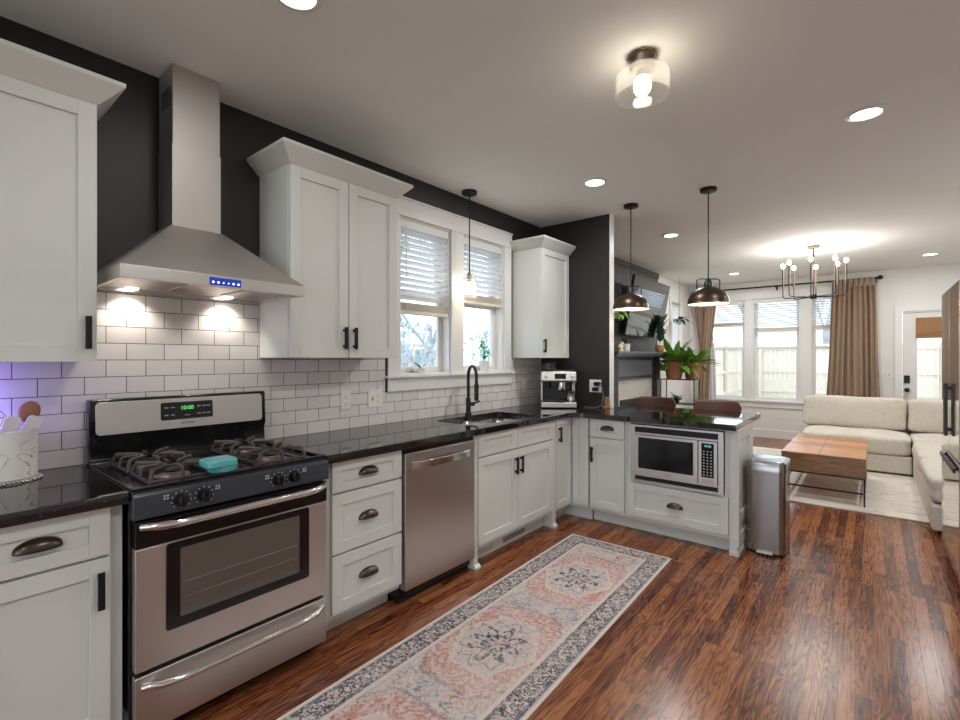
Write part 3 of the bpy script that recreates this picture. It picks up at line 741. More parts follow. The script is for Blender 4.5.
# oven door
b = nbm(); bx(b, .008, RW - .008, -.678, -.638, .285, .712); od = obj('oven_door', b, STEEL, r, .004)
b = nbm(); bx(b, .008, RW - .008, -.680, -.638, .714, .806); obj('door_top_band', b, BLACKG, od, .003)
b = nbm()
for k in range(4): bx(b, .04, RW - .04, -.6835, -.679, .768 + .009 * k, .772 + .009 * k)
obj('vent_slots', b, BLACKM, od)
b = nbm(); extr(b, [(x, -.6795, z) for x, z in rrect(.100, .66, .395, .708, .012)], (0, -.002, 0)); obj('window_frame', b, BLACKG, od, .001)
b = nbm(); extr(b, [(x, -.6817, z) for x, z in rrect(.145, .612, .432, .682, .004)], (0, -.001, 0))
obj('window_glass', b, mat('oven_glass', lin(96, 86, 80), .05), od)
b = nbm()
for z in (.50, .555): tube(b, [(.16, -.6835, z), (.60, -.6835, z)], .0012, 6)
obj('oven_rack', b, CHROME, od)
def bowed(x0, x1, z, y0, y1, rad, sq=1.):
    pts = [];n = 14
    for i in range(n + 1):
        t = i / n; s = min(1, math.sin(PI * t) * 2.6) ** .6 if 0 < t < 1 else 0
        pts.append((x0 + (x1 - x0) * t, y0 + (y1 - y0) * s, z))
    return pts
b = nbm(); tube(b, bowed(.025, RW - .085 + .06, .79, -.682, -.735, .014), .0145, 14); obj('door_handle', b, CHROME, od, smooth=True)
b = nbm(); bx(b, .008, RW - .008, -.676, -.638, .065, .268); dr = obj('storage_drawer', b, STEEL, r, .004)
b = nbm(); tube(b, bowed(.03, RW - .03, .232, -.678, -.725, .012), .0125, 14); obj('drawer_handle', b, CHROME, dr, smooth=True)
# back guard
b = nbm(); extr(b, [(0, -.02, .90), (0, -.105, .90), (0, -.105, .915), (0, -.078, .935), (0, -.07, 1.0), (0, -.085, 1.03), (0, -.075, 1.195), (0, -.02, 1.195)], (RW, 0, 0)); bgd = obj('back_guard', b, BLACKE, r, .010, seg=3)
b = nbm(); pp = rrect(.022, RW - .022, 1.042, 1.183, .018)
extr(b, [(x, -.0858 + (z - 1.03) * .0606, z) for x, z in pp], (0, -.003, 0)); obj('guard_face', b, STEEL, bgd, .001)
yk = lambda z: -.0888 + (z - 1.03) * .0606
b = nbm(); extr(b, [(x, yk(z) - .0002, z) for x, z in rrect(.262, .487, 1.083, 1.165, .008)], (0, -.0015, 0)); ds = obj('display_panel', b, BLACKG, bgd)
text('clock_digits', '10:00', .026, LEDG, ds, facing(.372, yk(1.135) - .003, 1.136))
b = nbm()
for gx in (.285, .312, .425, .448, .468):
    for gz in (1.105, 1.14): bx(b, gx - .008, gx + .008, yk(gz) - .0022, yk(gz), gz - .002, gz + .003)
bx(b, .36, .385, yk(1.105) - .0022, yk(1.105), 1.10, 1.103)
obj('key_legends', b, PRINT, ds)
text('maker_lettering', 'FRIGIDAIRE', .012, PRINTD, bgd, facing(.375, yk(1.062) - .0005, 1.065))
# burners and grates
for bxx in (.178, .575):
    for by in (-.23, -.50):
        b = nbm(); lathe(b, [(0, .912), (.062, .912), (.062, .916), (.04, .922), (.034, .93), (0, .93)], (bxx, by), 28); bb = obj('burner', b, mat('burner_base', lin(120, 110, 98), .4, .7) if bxx == .178 and by == -.23 else bpy.data.materials['burner_base'], r, smooth=True)
        b = nbm(); lathe(b, [(0, .9305), (.03, .9305), (.033, .936), (.03, .942), (0, .943)], (bxx, by), 24); obj('burner_cap', b, BLACKM, bb, smooth=True)
        b = nbm(); s = .108; zz = .922
        tube(b, [(bxx - s, by - s, zz), (bxx + s, by - s, zz), (bxx + s, by + s, zz), (bxx - s, by + s, zz), (bxx - s, by - s, zz)], .006, 6)
        for k in range(4):
            a = PI / 4 + k * PI / 2; cx, cy = math.cos(a), math.sin(a)
            tube(b, [(bxx + cx * .150, by + cy * .150, .916), (bxx + cx * .143, by + cy * .143, .945), (bxx + cx * .135, by + cy * .135, .962), (bxx + cx * .06, by + cy * .06, .962), (bxx + cx * .028, by + cy * .028, .958)], [.008, .008, .008, .0075, .005], 6)
        for k in range(4):
            a = k * PI / 2; cx, cy = math.cos(a), math.sin(a)
            tube(b, [(bxx + cx * .108, by + cy * .108, .922), (bxx + cx * .102, by + cy * .102, .955), (bxx + cx * .09, by + cy * .09, .962), (bxx + cx * .045, by + cy * .045, .961)], .0065, 6)
        obj('grate', b, IRON, r, smooth=True)
# spoon rest
r = thing('spoon_rest', 'turquoise ceramic spoon rest in the middle of the cooktop', 'spoon rest', (.605, .822, .913), 0)
b = nbm(); lathe(b, [(0, 0), (.040, 0), (.054, .012), (.058, .034), (.055, .036), (.048, .016), (0, .008)]); obj('bowl', b, TEAL, r, smooth=True)
b = nbm(); extr(b, [(x, y, .030) for x, y in rrect(-.055, .06, -.075, .045, .03)], (0, 0, .030)); obj('rest_top', b, TEAL, r, .008, seg=3)

# ------------------------------------------------------------------ hood
HY = .51; HW = .735
r = thing('range_hood', 'stainless steel chimney hood above the gas range', 'hood', (0, HY, 0), 90)
b = nbm(); z0, z1 = 1.672, 1.722; yb = -.007
def ring(b, x0, x1, y0, y1, z): return [b.verts.new(p) for p in ((x0, y0, z), (x1, y0, z), (x1, y1, z), (x0, y1, z))]
A = ring(b, 0, HW, -.50, yb, z1); B = ring(b, .260, .482, -.196, yb, 1.974)
for i in range(4): b.faces.new((A[i], A[(i + 1) % 4], B[(i + 1) % 4], B[i]))
b.faces.new(A[::-1]); b.faces.new(B); obj('canopy', b, STEELH, r, .002)
b = nbm()
for d in ((0, HW, -.502, -.482), (0, .02, -.482, yb), (HW - .02, HW, -.482, yb), (.02, HW - .02, -.03, yb)): bx(b, *d, z0, z1)
obj('canopy_rim', b, STEEL, r, .002)
b = nbm(); bx(b, .02, HW - .02, -.482, -.03, z0 + .014, z0 + .02); un = obj('under_panel', b, STEEL, r)
for k in range(3): boxo('grease_filter', FILTER, un, .035 + k * .225, .245 + k * .225, -.46, -.16, z0 + .008, z0 + .0135)
for x in (.145, .555):
    b = nbm(); cyl(b, (x, -.075, z0 + .009), (x, -.075, z0 + .0135), .024); obj('hood_lamp', b, LENS, un)
    lamp('hood_light', 'SPOT', (x, -.075, z0 + .004), 5, r, (1, .92, .82), .02, (R(14), 0, 0), 115, .7)
b = nbm(); bx(b, .305, .432, -.5045, -.5025, z0 + .008, z0 + .040); pn = obj('touch_panel', b, LEDBL, r)
for k in range(6):
    b = nbm(); cyl(b, (.318 + k * .0205, -.5045, z0 + .020), (.318 + k * .0205, -.5055, z0 + .020), .0045 if k not in (2, 3) else .003, 12); obj('touch_button', b, LEDW, pn)
boxo('chimney_lower', STEELH, r, .267, .475, -.190, yb, 1.974, 2.344, bevel=.001)
ch = boxo('chimney_upper', STEELH, r, .270, .472, -.187, yb, 2.344, CEIL - .002, bevel=.001)
b = nbm()
for i in range(4):
    for j in range(5): bx(b, .2685, .2705, -.16 + i * .03, -.143 + i * .03, 2.53 + j * .018, 2.54 + j * .018)
obj('vent_slots', b, BLACKM, ch)

# ------------------------------------------------------------------ dishwasher
r = thing('dishwasher', 'stainless steel dishwasher between the drawers and the sink cabinet', 'dishwasher', (0, 1.753, 0), 90)
boxo('tub', BLACKE, r, .003, .603, -.60, -.02, .03, .868, bevel=.002)
boxo('kick_plate', BLACKM, r, .005, .601, -.585, -.56, .0, .10)
b = nbm(); bx(b, .008, .598, -.648, -.602, .088, .845); dd = obj('door_panel', b, STEELV, r, .004)
b = nbm(); bx(b, .008, .598, -.635, -.602, .847, .866); obj('control_strip', b, BLACKG, r, .002)
b = nbm(); pts = []
n = 16; prof = []
for i in range(n + 1):
    t = i / n; x = .05 + .50 * t; s = math.sin(PI * t) ** .5 if 0 < t < 1 else 0
    prof.append((x, -.652 - .035 * s))
A = []
for x, y in prof: A.append([b.verts.new((x, y, z)) for z in (.752, .795)] + [b.verts.new((x, y + .012, z)) for z in (.795, .752)])
for i in range(n):
    for j in range(4): b.faces.new((A[i][j], A[i][(j + 1) % 4], A[i + 1][(j + 1) % 4], A[i + 1][j]))
b.faces.new(A[0][::-1]); b.faces.new(A[-1]); obj('towel_handle', b, CHROME, dd, .003)
b = nbm(); bx(b, .05, .062, -.653, -.640, .755, .792); bx(b, .538, .55, -.653, -.64, .755, .792); obj('handle_post', b, CHROME, dd)

# ------------------------------------------------------------------ microwave
r = thing('microwave_oven', 'built-in stainless microwave with trim kit in the peninsula', 'microwave', (1.157, PY - .012, .412))
MW, MH = .665, .443
b = nbm()
for d in ((0, .034, 0, MH), (MW - .034, MW, 0, MH), (.034, MW - .034, 0, .016), (.034, MW - .034, MH - .016, MH), (.034, MW - .034, .048, .062), (.034, MW - .034, MH - .072, MH - .058)): bx(b, d[0], d[1], 0, .03, d[2], d[3])
obj('trim_kit', b, STEEL, r, .002)
for z0 in (.016, MH - .058): b = nbm(); bx(b, .034, MW - .034, .014, .03, z0, z0 + (.032 if z0 < .1 else .042)); obj('vent_grille', b, BLACKM, r)
boxo('oven_case', BLACKM, r, .045, MW - .045, .03, .42, .02, MH - .03)
b = nbm(); bx(b, .036, .50, -.014, .03, .064, MH - .074); dr = obj('microwave_door', b, STEEL, r, .003)
b = nbm(); extr(b, [(x, -.0142, z) for x, z in rrect(.066, .470, .112, MH - .094, .004)], (0, -.0015, 0)); obj('door_window', b, BLACKG, dr)
b = nbm(); bx(b, .503, MW - .036, -.012, .03, .064, MH - .074); pn = obj('control_column', b, STEEL, r, .003)
b = nbm(); bx(b, .525, .607, -.014, -.012, .112, MH - .088); kp = obj('keypad', b, BLACKG, pn)
text('display_digits', '10:02', .022, mat('led_teal', lin(40, 90, 80), .3, emit=(.3, .8, .65, 1), estr=.8), kp, facing(.566, -.0145, .335))
b = nbm()
for i in range(3):
    for j in range(9): bx(b, .536 + i * .024, .547 + i * .024, -.0148, -.014, .125 + j * .021, .133 + j * .021)
obj('key_legends', b, PRINT, kp)
boxo('open_button', STEELM, pn, .528, .605, -.0145, -.012, .074, .102, bevel=.001)
text('maker_lettering', 'FRIGIDAIRE', .015, PRINT, dr, facing(.285, -.0148, .094)); text('maker_lettering', 'GALLERY', .009, PRINTD, dr, facing(.285, -.0148, .081))

# ------------------------------------------------------------------ fridge
r = thing('refrigerator', 'stainless french door refrigerator at the right edge of the picture', 'refrigerator', (3.012, 3.88, 0))
boxo('fridge_case', STEELV, r, .07, .74, 0.005, .91, .06, 1.80, bevel=.004)
boxo('base_grille', BLACKM, r, .09, .70, .02, .90, 0, .06)
for y0, y1 in ((0, .453), (.458, .914)):
    d = boxo('fridge_door', STEELM, r, 0, .066, y0, y1, .762, 1.83, bevel=.006)
    yh = .432 if y0 == 0 else .482
    b = nbm(); bx(b, -.026, -.010, yh - .013, yh + .013, .87, 1.21)
    for zz in (.90, 1.17): bx(b, -.0105, .0, yh - .008, yh + .008, zz, zz + .02)
    obj('door_handle', b, BLACKM, d, .002)
d = boxo('freezer_drawer', STEELM, r, 0, .066, 0, .914, .065, .754, bevel=.006)
b = nbm(); bx(b, -.020, -.008, .06, .78, .695, .722)
for yy in (.12, .70): bx(b, -.0085, 0, yy, yy + .02, .70, .717)
obj('drawer_handle', b, BLACKM, d, .002)

# ------------------------------------------------------------------ runner rug (woven pattern as colour per tuft)
def runner():
    Wd, Ln = .745, 2.62; nx, ny = 186, 655
    X_, Y_ = np.meshgrid((np.arange(nx) + .5) / nx * Wd - Wd / 2, (np.arange(ny) + .5) / ny * Ln, indexing='ij')
    rng = np.random.default_rng(4)
    def noise(f):
        gx, gy = int(Wd * f) + 3, int(Ln * f) + 3; g = rng.random((gx, gy)); u = (X_ + Wd / 2) * f; v = Y_ * f
        i = u.astype(int); j = v.astype(int); a = u - i; c = v - j
        return (g[i, j] * (1 - a) + g[i + 1, j] * a) * (1 - c) + (g[i, j + 1] * (1 - a) + g[i + 1, j + 1] * a) * c
    wx, wy = (noise(45) - .5) * .022 + (noise(180) - .5) * .010, (noise(48) - .5) * .022 + (noise(190) - .5) * .010
    drop = noise(70) * .6 + noise(200) * .4
    C = lambda r_, g_, b_: np.array(lin(r_, g_, b_)[:3])
    cream, pink, red, navy, blue, grey = C(214, 198, 186), C(204, 176, 168), C(184, 122, 112), C(54, 54, 70), C(156, 162, 174), C(182, 174, 172)
    col = np.ones((nx, ny, 3)) * cream
    def put(mask, c, k=1.): 
        mk = (mask * k * np.clip((drop - .22) * 4, .25, 1))[..., None]; col[:] = col * (1 - mk) + c * mk
    e = np.minimum(np.minimum(Wd / 2 - np.abs(X_), Y_), Ln - Y_)      # distance to the edge
    # main border
    bd = ((e > .022) & (e < .125)).astype(float)
    put(bd, blue * .3 + navy * .7, .95)
    s = np.where(np.minimum(Y_, Ln - Y_) < Wd / 2 - np.abs(X_), X_, Y_)   # run along the border
    tb = (e - .073) / .05
    ph = s / .105
    d1 = np.hypot((ph - np.round(ph)) * .105 / .036, tb * .05 / .036)
    ang = np.arctan2(tb * .05, (ph - np.round(ph)) * .105)
    fl = bd * (d1 < 1 + .25 * np.cos(6 * ang)); put(fl, grey); put(bd * (d1 < .62 + .2 * np.cos(6 * ang)), navy, .6); put(bd * (d1 < .3), pink)
    p2 = ph + .5; d2 = np.hypot((p2 - np.round(p2)) * .105 / .02, tb * .05 / .034); put(bd * (d2 < 1), cream, .8); put(bd * (np.abs(d2 - .75) < .18), navy, .8)
    vine = np.abs(tb - .55 * np.sin(2 * PI * ph)) < .14; put(bd * vine, cream, .75)
    put(bd * (noise(140) > .6), navy, .85); put(bd * (noise(160) > .74), cream, .6)
    # guard stripes
    for a, c, cc in ((.012, .022, grey), (.125, .129, navy), (.129, .149, pink * .5 + cream * .5), (.149, .152, blue)): put(((e > a) & (e < c)).astype(float), cc, .85)
    # field
    fd = (e > .152).astype(float); put(fd, cream * .45 + grey * .55)
    put(fd * (noise(9) > .5), blue, .35); put(fd * (noise(14) > .58), pink, .45)
    per = .86; yc = (Y_ - .66) / per; k = np.round(yc); dy = (yc - k) * per; ax = np.abs(X_ + wx); dy = dy + wy; XX = X_ + wx
    hexm = np.maximum(np.abs(dy) / .36, ax / .21 * .62 + np.abs(dy) / .36 * .55)
    ln = np.sin(95 * X_ + 3 * np.sin(40 * dy)) * np.sin(95 * dy + 3 * np.sin(40 * X_))
    put(fd * (hexm < 1), pink, .55); put(fd * (hexm < 1) * (hexm > .62) * (ln > -.1), red, .75)
    put(fd * (np.abs(hexm - 1) < .03), blue * .5 + navy * .5, .6); put(fd * (np.abs(hexm - .62) < .03), cream, .8)
    put(fd * (hexm < .6), cream * .6 + blue * .4, .75)
    rr = np.hypot(dy * .85, XX); th = np.arctan2(XX, dy); ros = .085 + .035 * np.cos(8 * th)
    put(fd * (np.abs(rr - ros) < .014), navy, .95); put(fd * (rr < ros - .02), grey, .6); put(fd * (np.abs(rr - .045 - .015 * np.cos(8 * th)) < .007), navy, .85); put(fd * (rr < .02), red, .8)
    put(fd * (np.abs(rr - .15 - .02 * np.cos(12 * th)) < .006), navy, .5)
    # spandrels between medallions
    dm = np.abs(dy) - per / 2; r2 = np.hypot(dm, ax - .14); put(fd * (hexm > 1.05) * (np.abs(r2 - .06 - .012 * np.cos(7 * np.arctan2(dm, ax - .14))) < .007), navy, .6)
    put(fd * (hexm > 1.05) * (ln > .35), blue, .6); put(fd * (hexm > 1.05) * (ln < -.55), red, .4)
    put(fd * (noise(150) > .78), navy, .5); put(fd * (noise(150) > .76), cream, .6); put(fd * (noise(120) > .8), red, .4)
    wear = noise(5) * .5 + noise(30) * .3 + noise(170) * .2; put(np.ones_like(e), cream * .75 + grey * .25, np.clip((wear - .45) * 1.6, 0, .35) * np.where(e < .125, .5, 1))
    h = .006 + .0006 * rng.random((nx, ny))
    gx = np.linspace(-Wd / 2, Wd / 2, nx + 1); gy = np.linspace(0, Ln, ny + 1)
    V = [(x, -y, .007) for x in gx for y in gy]; n1 = ny + 1
    Fc = [(i * n1 + j, i * n1 + j + 1, (i + 1) * n1 + j + 1, (i + 1) * n1 + j) for i in range(nx) for j in range(ny)]
    nv = len(V); rim = [i * n1 for i in range(nx + 1)] + [nx * n1 + j for j in range(1, n1)] + [i * n1 + ny for i in range(nx - 1, -1, -1)] + [j for j in range(ny - 1, 0, -1)]
    V += [(V[i][0], V[i][1], .0005) for i in rim]; m_ = len(rim)
    Fc += [(rim[i], rim[(i + 1) % m_], nv + (i + 1) % m_, nv + i) for i in range(m_)]
    me = bpy.data.meshes.new('runner_rug'); me.from_pydata(V, [], Fc); me.update()
    ca = me.color_attributes.new('weave', 'FLOAT_COLOR', 'CORNER')
    arr = np.ones((nx * ny, 4, 4), dtype=np.float32); arr[:, :, :3] = col.reshape(-1, 1, 3)
    rest = np.ones((m_, 4, 4), dtype=np.float32); rest[:, :, :3] = cream
    ca.data.foreach_set('color', np.concatenate([arr, rest]).ravel())
    m, N, L, p = nodes_mat('runner_weave'); at = N.new('ShaderNodeVertexColor'); at.layer_name = 'weave'
    L.new(at.outputs[0], p.inputs['Base Color']); p.inputs['Roughness'].default_value = .95; p.inputs['Specular IOR Level'].default_value = .1
    tc = N.new('ShaderNodeTexCoord'); n = N.new('ShaderNodeTexNoise'); n.inputs['Scale'].default_value = 350; L.new(tc.outputs['Object'], n.inputs['Vector'])
    bu = N.new('ShaderNodeBump'); bu.inputs['Strength'].default_value = .5; bu.inputs['Distance'].default_value = .002; L.new(n.outputs[0], bu.inputs['Height']); L.new(bu.outputs[0], p.inputs['Normal'])
    me.materials.append(m); o = link('runner_rug', me); o.location = (1.197, 3.330, 0); o.rotation_euler = (0, 0, R(1.5)); return o
tag(runner(), 'long patterned runner rug with navy border and faded red medallions', 'rug')

# ------------------------------------------------------------------ things on the left counter
r = thing('utensil_crock', 'white marble utensil crock at the left picture edge', 'crock', (.112, .237, .924))
b = nbm(); lathe(b, [(0, 0), (.098, 0), (.102, .004), (.102, .178), (.098, .182), (.092, .178), (.092, .012), (0, .012)], n=48); obj('crock_wall', b, MARBLE, r, smooth=True)
b = nbm(); lathe(b, [(0, 0), (.113, 0), (.116, .004), (.113, .0085), (0, .0085)], (.1215, .237), 40)
tr = obj('trivet', b, TRIVET, None, smooth=True)
for v in tr.data.vertices: v.co.z += .9151
tag(tr, 'black and white patterned trivet under the marble crock', 'trivet')
def utensil(name, lab, base_, tip, head, m, kind):
    r = thing(name, lab, 'utensil', base_, 0, 'utensils in the marble crock')
    d = Vector(tip) - Vector(base_); L_ = d.length; d.normalize()
    q = Vector((0, 0, 1)).rotation_difference(d); M = q.to_matrix().to_4x4()
    b = nbm(); tube(b, [(0, 0, 0), (0, 0, L_ * .7)], [.005, .006], 8); b.transform(M); obj('handle', b, WOODS if m is SILIC and kind == 'paddle' else m, r, smooth=True)
    b = nbm()
    if kind == 'spoon': sph(b, (0, 0, L_ - head), head, (.42, .78, 1.0))
    elif kind == 'whisk':
        for k in range(5):
            a = PI * k / 5; tube(b, [(math.cos(a) * .036 * math.sin(PI * t / 10), math.sin(a) * .036 * math.sin(PI * t / 10), L_ * .6 + L_ * .4 * t / 10) for t in range(11)], .0013, 5)
    else: extr(b, [(-.005, y, z) for y, z in rrect(-.024, .024, L_ * .62, L_, .014)], (.010, 0, 0))
    b.transform(M); obj('head', b, m, r, .002, smooth=True)
utensil('wooden_spoon', 'wooden spoon with brown bowl standing in the crock', (.105, .257, .94), (.085, .329, 1.205), .042, WOODS, 'spoon')
utensil('spatula', 'white spatula at the front right of the marble crock', (.120, .247, .94), (.150, .333, 1.15), .1, SILIC, 'paddle')
utensil('spatula', 'white spatula at the middle of the marble crock', (.125, .222, .94), (.160, .267, 1.155), .1, SILIC, 'paddle')
utensil('ladle', 'dark handled ladle leaning at the left of the crock', (.12, .217, .94), (.15, .182, 1.18), .04, BLACKM, 'spoon')
utensil('whisk', 'steel whisk at the left back of the marble crock', (.11, .217, .94), (.07, .222, 1.19), .04, CHROME, 'whisk')
r = thing('light_strip', 'purple glowing light strip under the left wall cabinet', 'light', (.06, -.12, 1.36), 90)
b = nbm(); bx(b, 0, .30, -.012, .012, -.012, -.001); obj('led_strip', b, LEDP, r)
lamp('led_glow', 'POINT', (.05, .12, 1.18), 2.0, None, (.28, .2, 1), .03)

# ------------------------------------------------------------------ electrical plates
def plate(name, lab, loc, rz, wd, ht, slots, group='wall plates'):
    r = thing(name, lab, 'outlet' if 'outlet' in name else 'switch', loc, rz, group)
    boxo('cover_plate', PLASTW, r, -wd / 2, wd / 2, -.006, 0, -ht / 2, ht / 2, bevel=.002)
    b = nbm()
    for k, s in enumerate(slots):
        x = (k - (len(slots) - 1) / 2) * .046
        if s == 'o':
            for z in (.022, -.022): 
                for dx in (-.006, .006): bx(b, x + dx - .0012, x + dx + .0012, -.0068, -.006, z - .004, z + .006)
                bx(b, x - .002, x + .002, -.0068, -.006, z - .012, z - .008)
        else: bx(b, x - .005, x + .005, -.0068, -.006, -.012, .012); 
    obj('slots', b, PRINTD, r)
    b = nbm()
    for k, s in enumerate(slots):
        x = (k - (len(slots) - 1) / 2) * .046
        if s == 's': bx(b, x - .004, x + .004, -.016, -.0065, .0, .010)
        else: bx(b, x - .017, x + .017, -.0064, -.006, -.034, .034)
    obj('toggle' if 's' in slots else 'receptacle', b, PLASTW, r, .0005)
    return r
plate('wall_outlet', 'white outlet on the tile nearest the drawers', (T, 1.82, 1.10), 90, .072, .118, ['o'])
plate('light_switch', 'white double switch plate on the tile below the window corner', (T, 2.055, 1.098), 90, .118, .118, ['s', 'o'])
plate('wall_outlet', 'white outlet on the tile right of the window', (T, 3.865, 1.10), 90, .070, .118, ['o'])
plate('light_switch', 'white double switch plate on far wall by the curtain', (2.79, FY - .0, 1.12), 0, .118, .118, ['s', 's'])
plate('wall_outlet', 'white outlet with a black plug on the dark stub wall', (.605, 4.171, 1.11), 0, .118, .118, ['o', 'o'])
plate('wall_outlet', 'white outlet on the end panel of the peninsula', (1.899, 3.80, .79), 90, .072, .118, ['o'])
r = thing('power_plug', 'black power plug in the outlet on the dark stub wall', 'plug', (.63, 4.163, 1.13))
boxo('plug_body', BLACKM, r, -.02, .035, -.045, 0, -.015, .02, bevel=.005)
boxo('plug_body', BLACKM, r, -.04, .015, -.04, 0, -.065, -.032, bevel=.005)
b = nbm(); tube(b, [(.03, -.03, 0), (.07, -.05, -.03), (.085, -.06, -.10), (.085, -.085, -.19), (.05, -.12, -.2085), (.0, -.14, -.2085), (-.08, -.12, -.2085)], .003, 8); obj('cord', b, CABLE, r, smooth=True)
r = thing('phone_charger', 'small brown wooden charging stand on the counter by the dark stub wall', 'charger', (.735, 4.125, .915))
boxo('stand_base', WOODS, r, -.03, .03, -.03, .03, 0, .012, bevel=.003); boxo('stand_back', WOODS, r, -.025, .025, .012, .022, .01, .10, bevel=.003)

# ------------------------------------------------------------------ espresso machine
r = thing('espresso_machine', 'stainless espresso machine in the counter corner', 'coffee machine', (.325, 3.955, .915), 33)
BR = mat('brushed_machine', (.62, .58, .54, 1), .34, 1)
boxo('machine_base', BR, r, -.16, .16, -.19, .14, .008, .055, bevel=.006)
boxo('splash_panel', BLACKG, r, -.145, .145, -.0225, -.0195, .062, .232)
boxo('drip_tray', BLACKM, r, -.145, .145, -.185, -.03, .055, .060)
boxo('back_body', BR, r, -.16, .16, -.02, .14, .055, .31, bevel=.006)
b = nbm(); extr(b, [(-.16, -.15, .235), (-.16, -.165, .25), (-.16, -.15, .335), (-.16, .14, .345), (-.16, .14, .235)], (.32, 0, 0)); hd = obj('head_unit', b, BR, r, .008)
boxo('screen', BLACKG, hd, -.035, .065, -.166, -.15, .268, .315, bevel=.002)
b = nbm(); cyl(b, (.125, -.15, .29), (.125, -.178, .29), .016); cyl(b, (-.115, -.15, .29), (-.115, -.176, .29), .014); obj('dial', b, CHROME, hd, .002)
b = nbm(); cyl(b, (.03, -.10, .235), (.03, -.10, .195), .034); obj('group_head', b, CHROME, r, .002)
b = nbm(); cyl(b, (.03, -.10, .195), (.03, -.10, .165), .036); obj('portafilter', b, CHROME, r, .002)
b = nbm(); tube(b, [(.03, -.13, .18), (.03, -.20, .178), (.03, -.25, .172)], [.01, .013, .014], 12); obj('portafilter_handle', b, BLACKM, r, smooth=True)
b = nbm(); cyl(b, (-.095, -.09, .235), (-.095, -.09, .18), .03); obj('grinder_outlet', b, BLACKM, r, .004)
b = nbm(); tube(b, [(.125, -.09, .235), (.13, -.12, .19), (.13, -.125, .09)], .005, 8); obj('steam_wand', b, CHROME, r, smooth=True)
b = nbm(); lathe(b, [(0, .060), (.036, .060), (.038, .09), (.033, .15), (.036, .155), (.030, .15), (.033, .09), (.03, .066), (0, .066)], (.115, -.115), 24); obj('milk_jug', b, CHROME, r, smooth=True)
b = nbm(); lathe(b, [(0, .345), (.062, .345), (.07, .40), (.07, .405), (0, .405)], (-.075, .05), 30); hp = obj('bean_hopper', b, thin_glass('hopper_glass', (.45, .42, .4, 1), .15), r, smooth=True)
b = nbm(); lathe(b, [(0, .405), (.072, .405), (.072, .415), (0, .418)], (-.075, .05), 30); obj('hopper_lid', b, BLACKM, hp, smooth=True)

# ------------------------------------------------------------------ plants
def pot(r, prof, m, rim_r, soil_z):
    b = nbm(); lathe(b, prof, n=32); obj('pot', b, m, r, smooth=True)
    b = nbm(); lathe(b, [(0, soil_z), (rim_r, soil_z)], n=24); obj('soil', b, SOIL, r)

r = thing('potted_plant', 'green herb in a white pot on the right kitchen window stool', 'plant', (-.032, 3.285, 1.2505))
pot(r, [(0, 0), (.036, 0), (.045, .05), (.047, .10), (.042, .10), (.04, .06), (.0, .05)], POTW, .041, .09)
b = nbm(); rnd = random.Random(2)
tube(b, [(0, 0, .09), (.004, .01, .17), (0, .0, .26)], .003, 6)
for k in range(16):
    a = rnd.uniform(0, 6.28); z = .11 + .155 * k / 15; leaf(b, (0, 0, z), (math.cos(a) * .6, math.sin(a) * 1.3, rnd.uniform(.1, .8)), rnd.uniform(.07, .11), .045, rnd.uniform(.6, 1.2))
for v in b.verts: v.co.x = max(-.03, min(.06, v.co.x))
obj('foliage', b, LEAFB, r, smooth=True)
r = thing('bowl_plant', 'single green leaf in a low white bowl on the left kitchen window stool', 'plant', (-.03, 2.50, 1.2505))
pot(r, [(0, 0), (.025, 0), (.05, .03), (.053, .045), (.048, .045), (.0, .02)], POTW, .045, .038)
b = nbm(); leaf(b, (0, .02, .04), (0, -.6, .5), .10, .035, .3); leaf(b, (0, 0, .04), (.1, .7, .3), .05, .03, .5); obj('foliage', b, LEAFB, r, smooth=True)

# plant stand with baskets
r = thing('plant_stand', 'black metal plant stand beside the fireplace', 'stand', (.37, 7.50, 0))
for x in (-.24, .24):
    for y in (-.13, .13): b = nbm(); tube(b, [(x, y, 0), (x, y, 1.05)], .008, 8); obj('leg', b, BLACKM, r)
for z in (.30, .68, 1.045):
    b = nbm(); bx(b, -.25, .25, -.14, .14, z, z + .012); obj('shelf', b, BLACKM, r, .002)
for x in (-.24, .24): b = nbm(); tube(b, [(x, -.13, .15), (x, .13, .15)], .006, 8); obj('cross_bar', b, BLACKM, r)
def basket_plant(lab, loc, s, seed, n=60):
    r = thing('basket_plant', lab, 'plant', loc, 0, 'plants in woven baskets')
    b = nbm(); lathe(b, [(0, 0), (.10 * s, 0), (.108 * s, .02), (.142 * s, .25 * s), (.146 * s, .262 * s), (.134 * s, .262 * s), (.12 * s, .2 * s), (0, .2 * s)], n=36); obj('basket', b, BASKET, r, smooth=True)
    b = nbm(); lathe(b, [(0, .215 * s), (.128 * s, .215 * s)], n=20); obj('soil', b, SOIL, r)
    b = nbm(); rnd = random.Random(seed)
    for k in range(n):
        a = rnd.uniform(0, 6.28); e = rnd.uniform(.15, 1.6) if k > 6 else rnd.uniform(1.8, 3.4)
        leaf(b, (.04 * s * math.cos(a), .04 * s * math.sin(a), .21 * s), (math.cos(a), math.sin(a), e), rnd.uniform(.30, .46) * s * (1.1 if k < 7 else 1), rnd.uniform(.085, .125) * s, rnd.uniform(.5, 1.3))
    for v in b.verts: v.co.x = max(v.co.x, -.06 if v.co.z < .45 and v.co.y < -.08 else -.3)
    obj('foliage', b, LEAF, r, smooth=True)
basket_plant('broad leaved green plant in the larger front woven basket on the black stand', (.30, 7.45, 1.058), 1.0, 1)
basket_plant('green plant in the smaller woven basket at the right of the black stand', (.545, 7.53, 1.058), .92, 5, 46)
r = thing('potted_plant', 'small dark plant on the middle shelf of the black stand', 'plant', (.33, 7.46, .693))
pot(r, [(0, 0), (.04, 0), (.05, .08), (.045, .08), (0, .06)], BLACKM, .044, .07)
b = nbm(); rnd = random.Random(9)
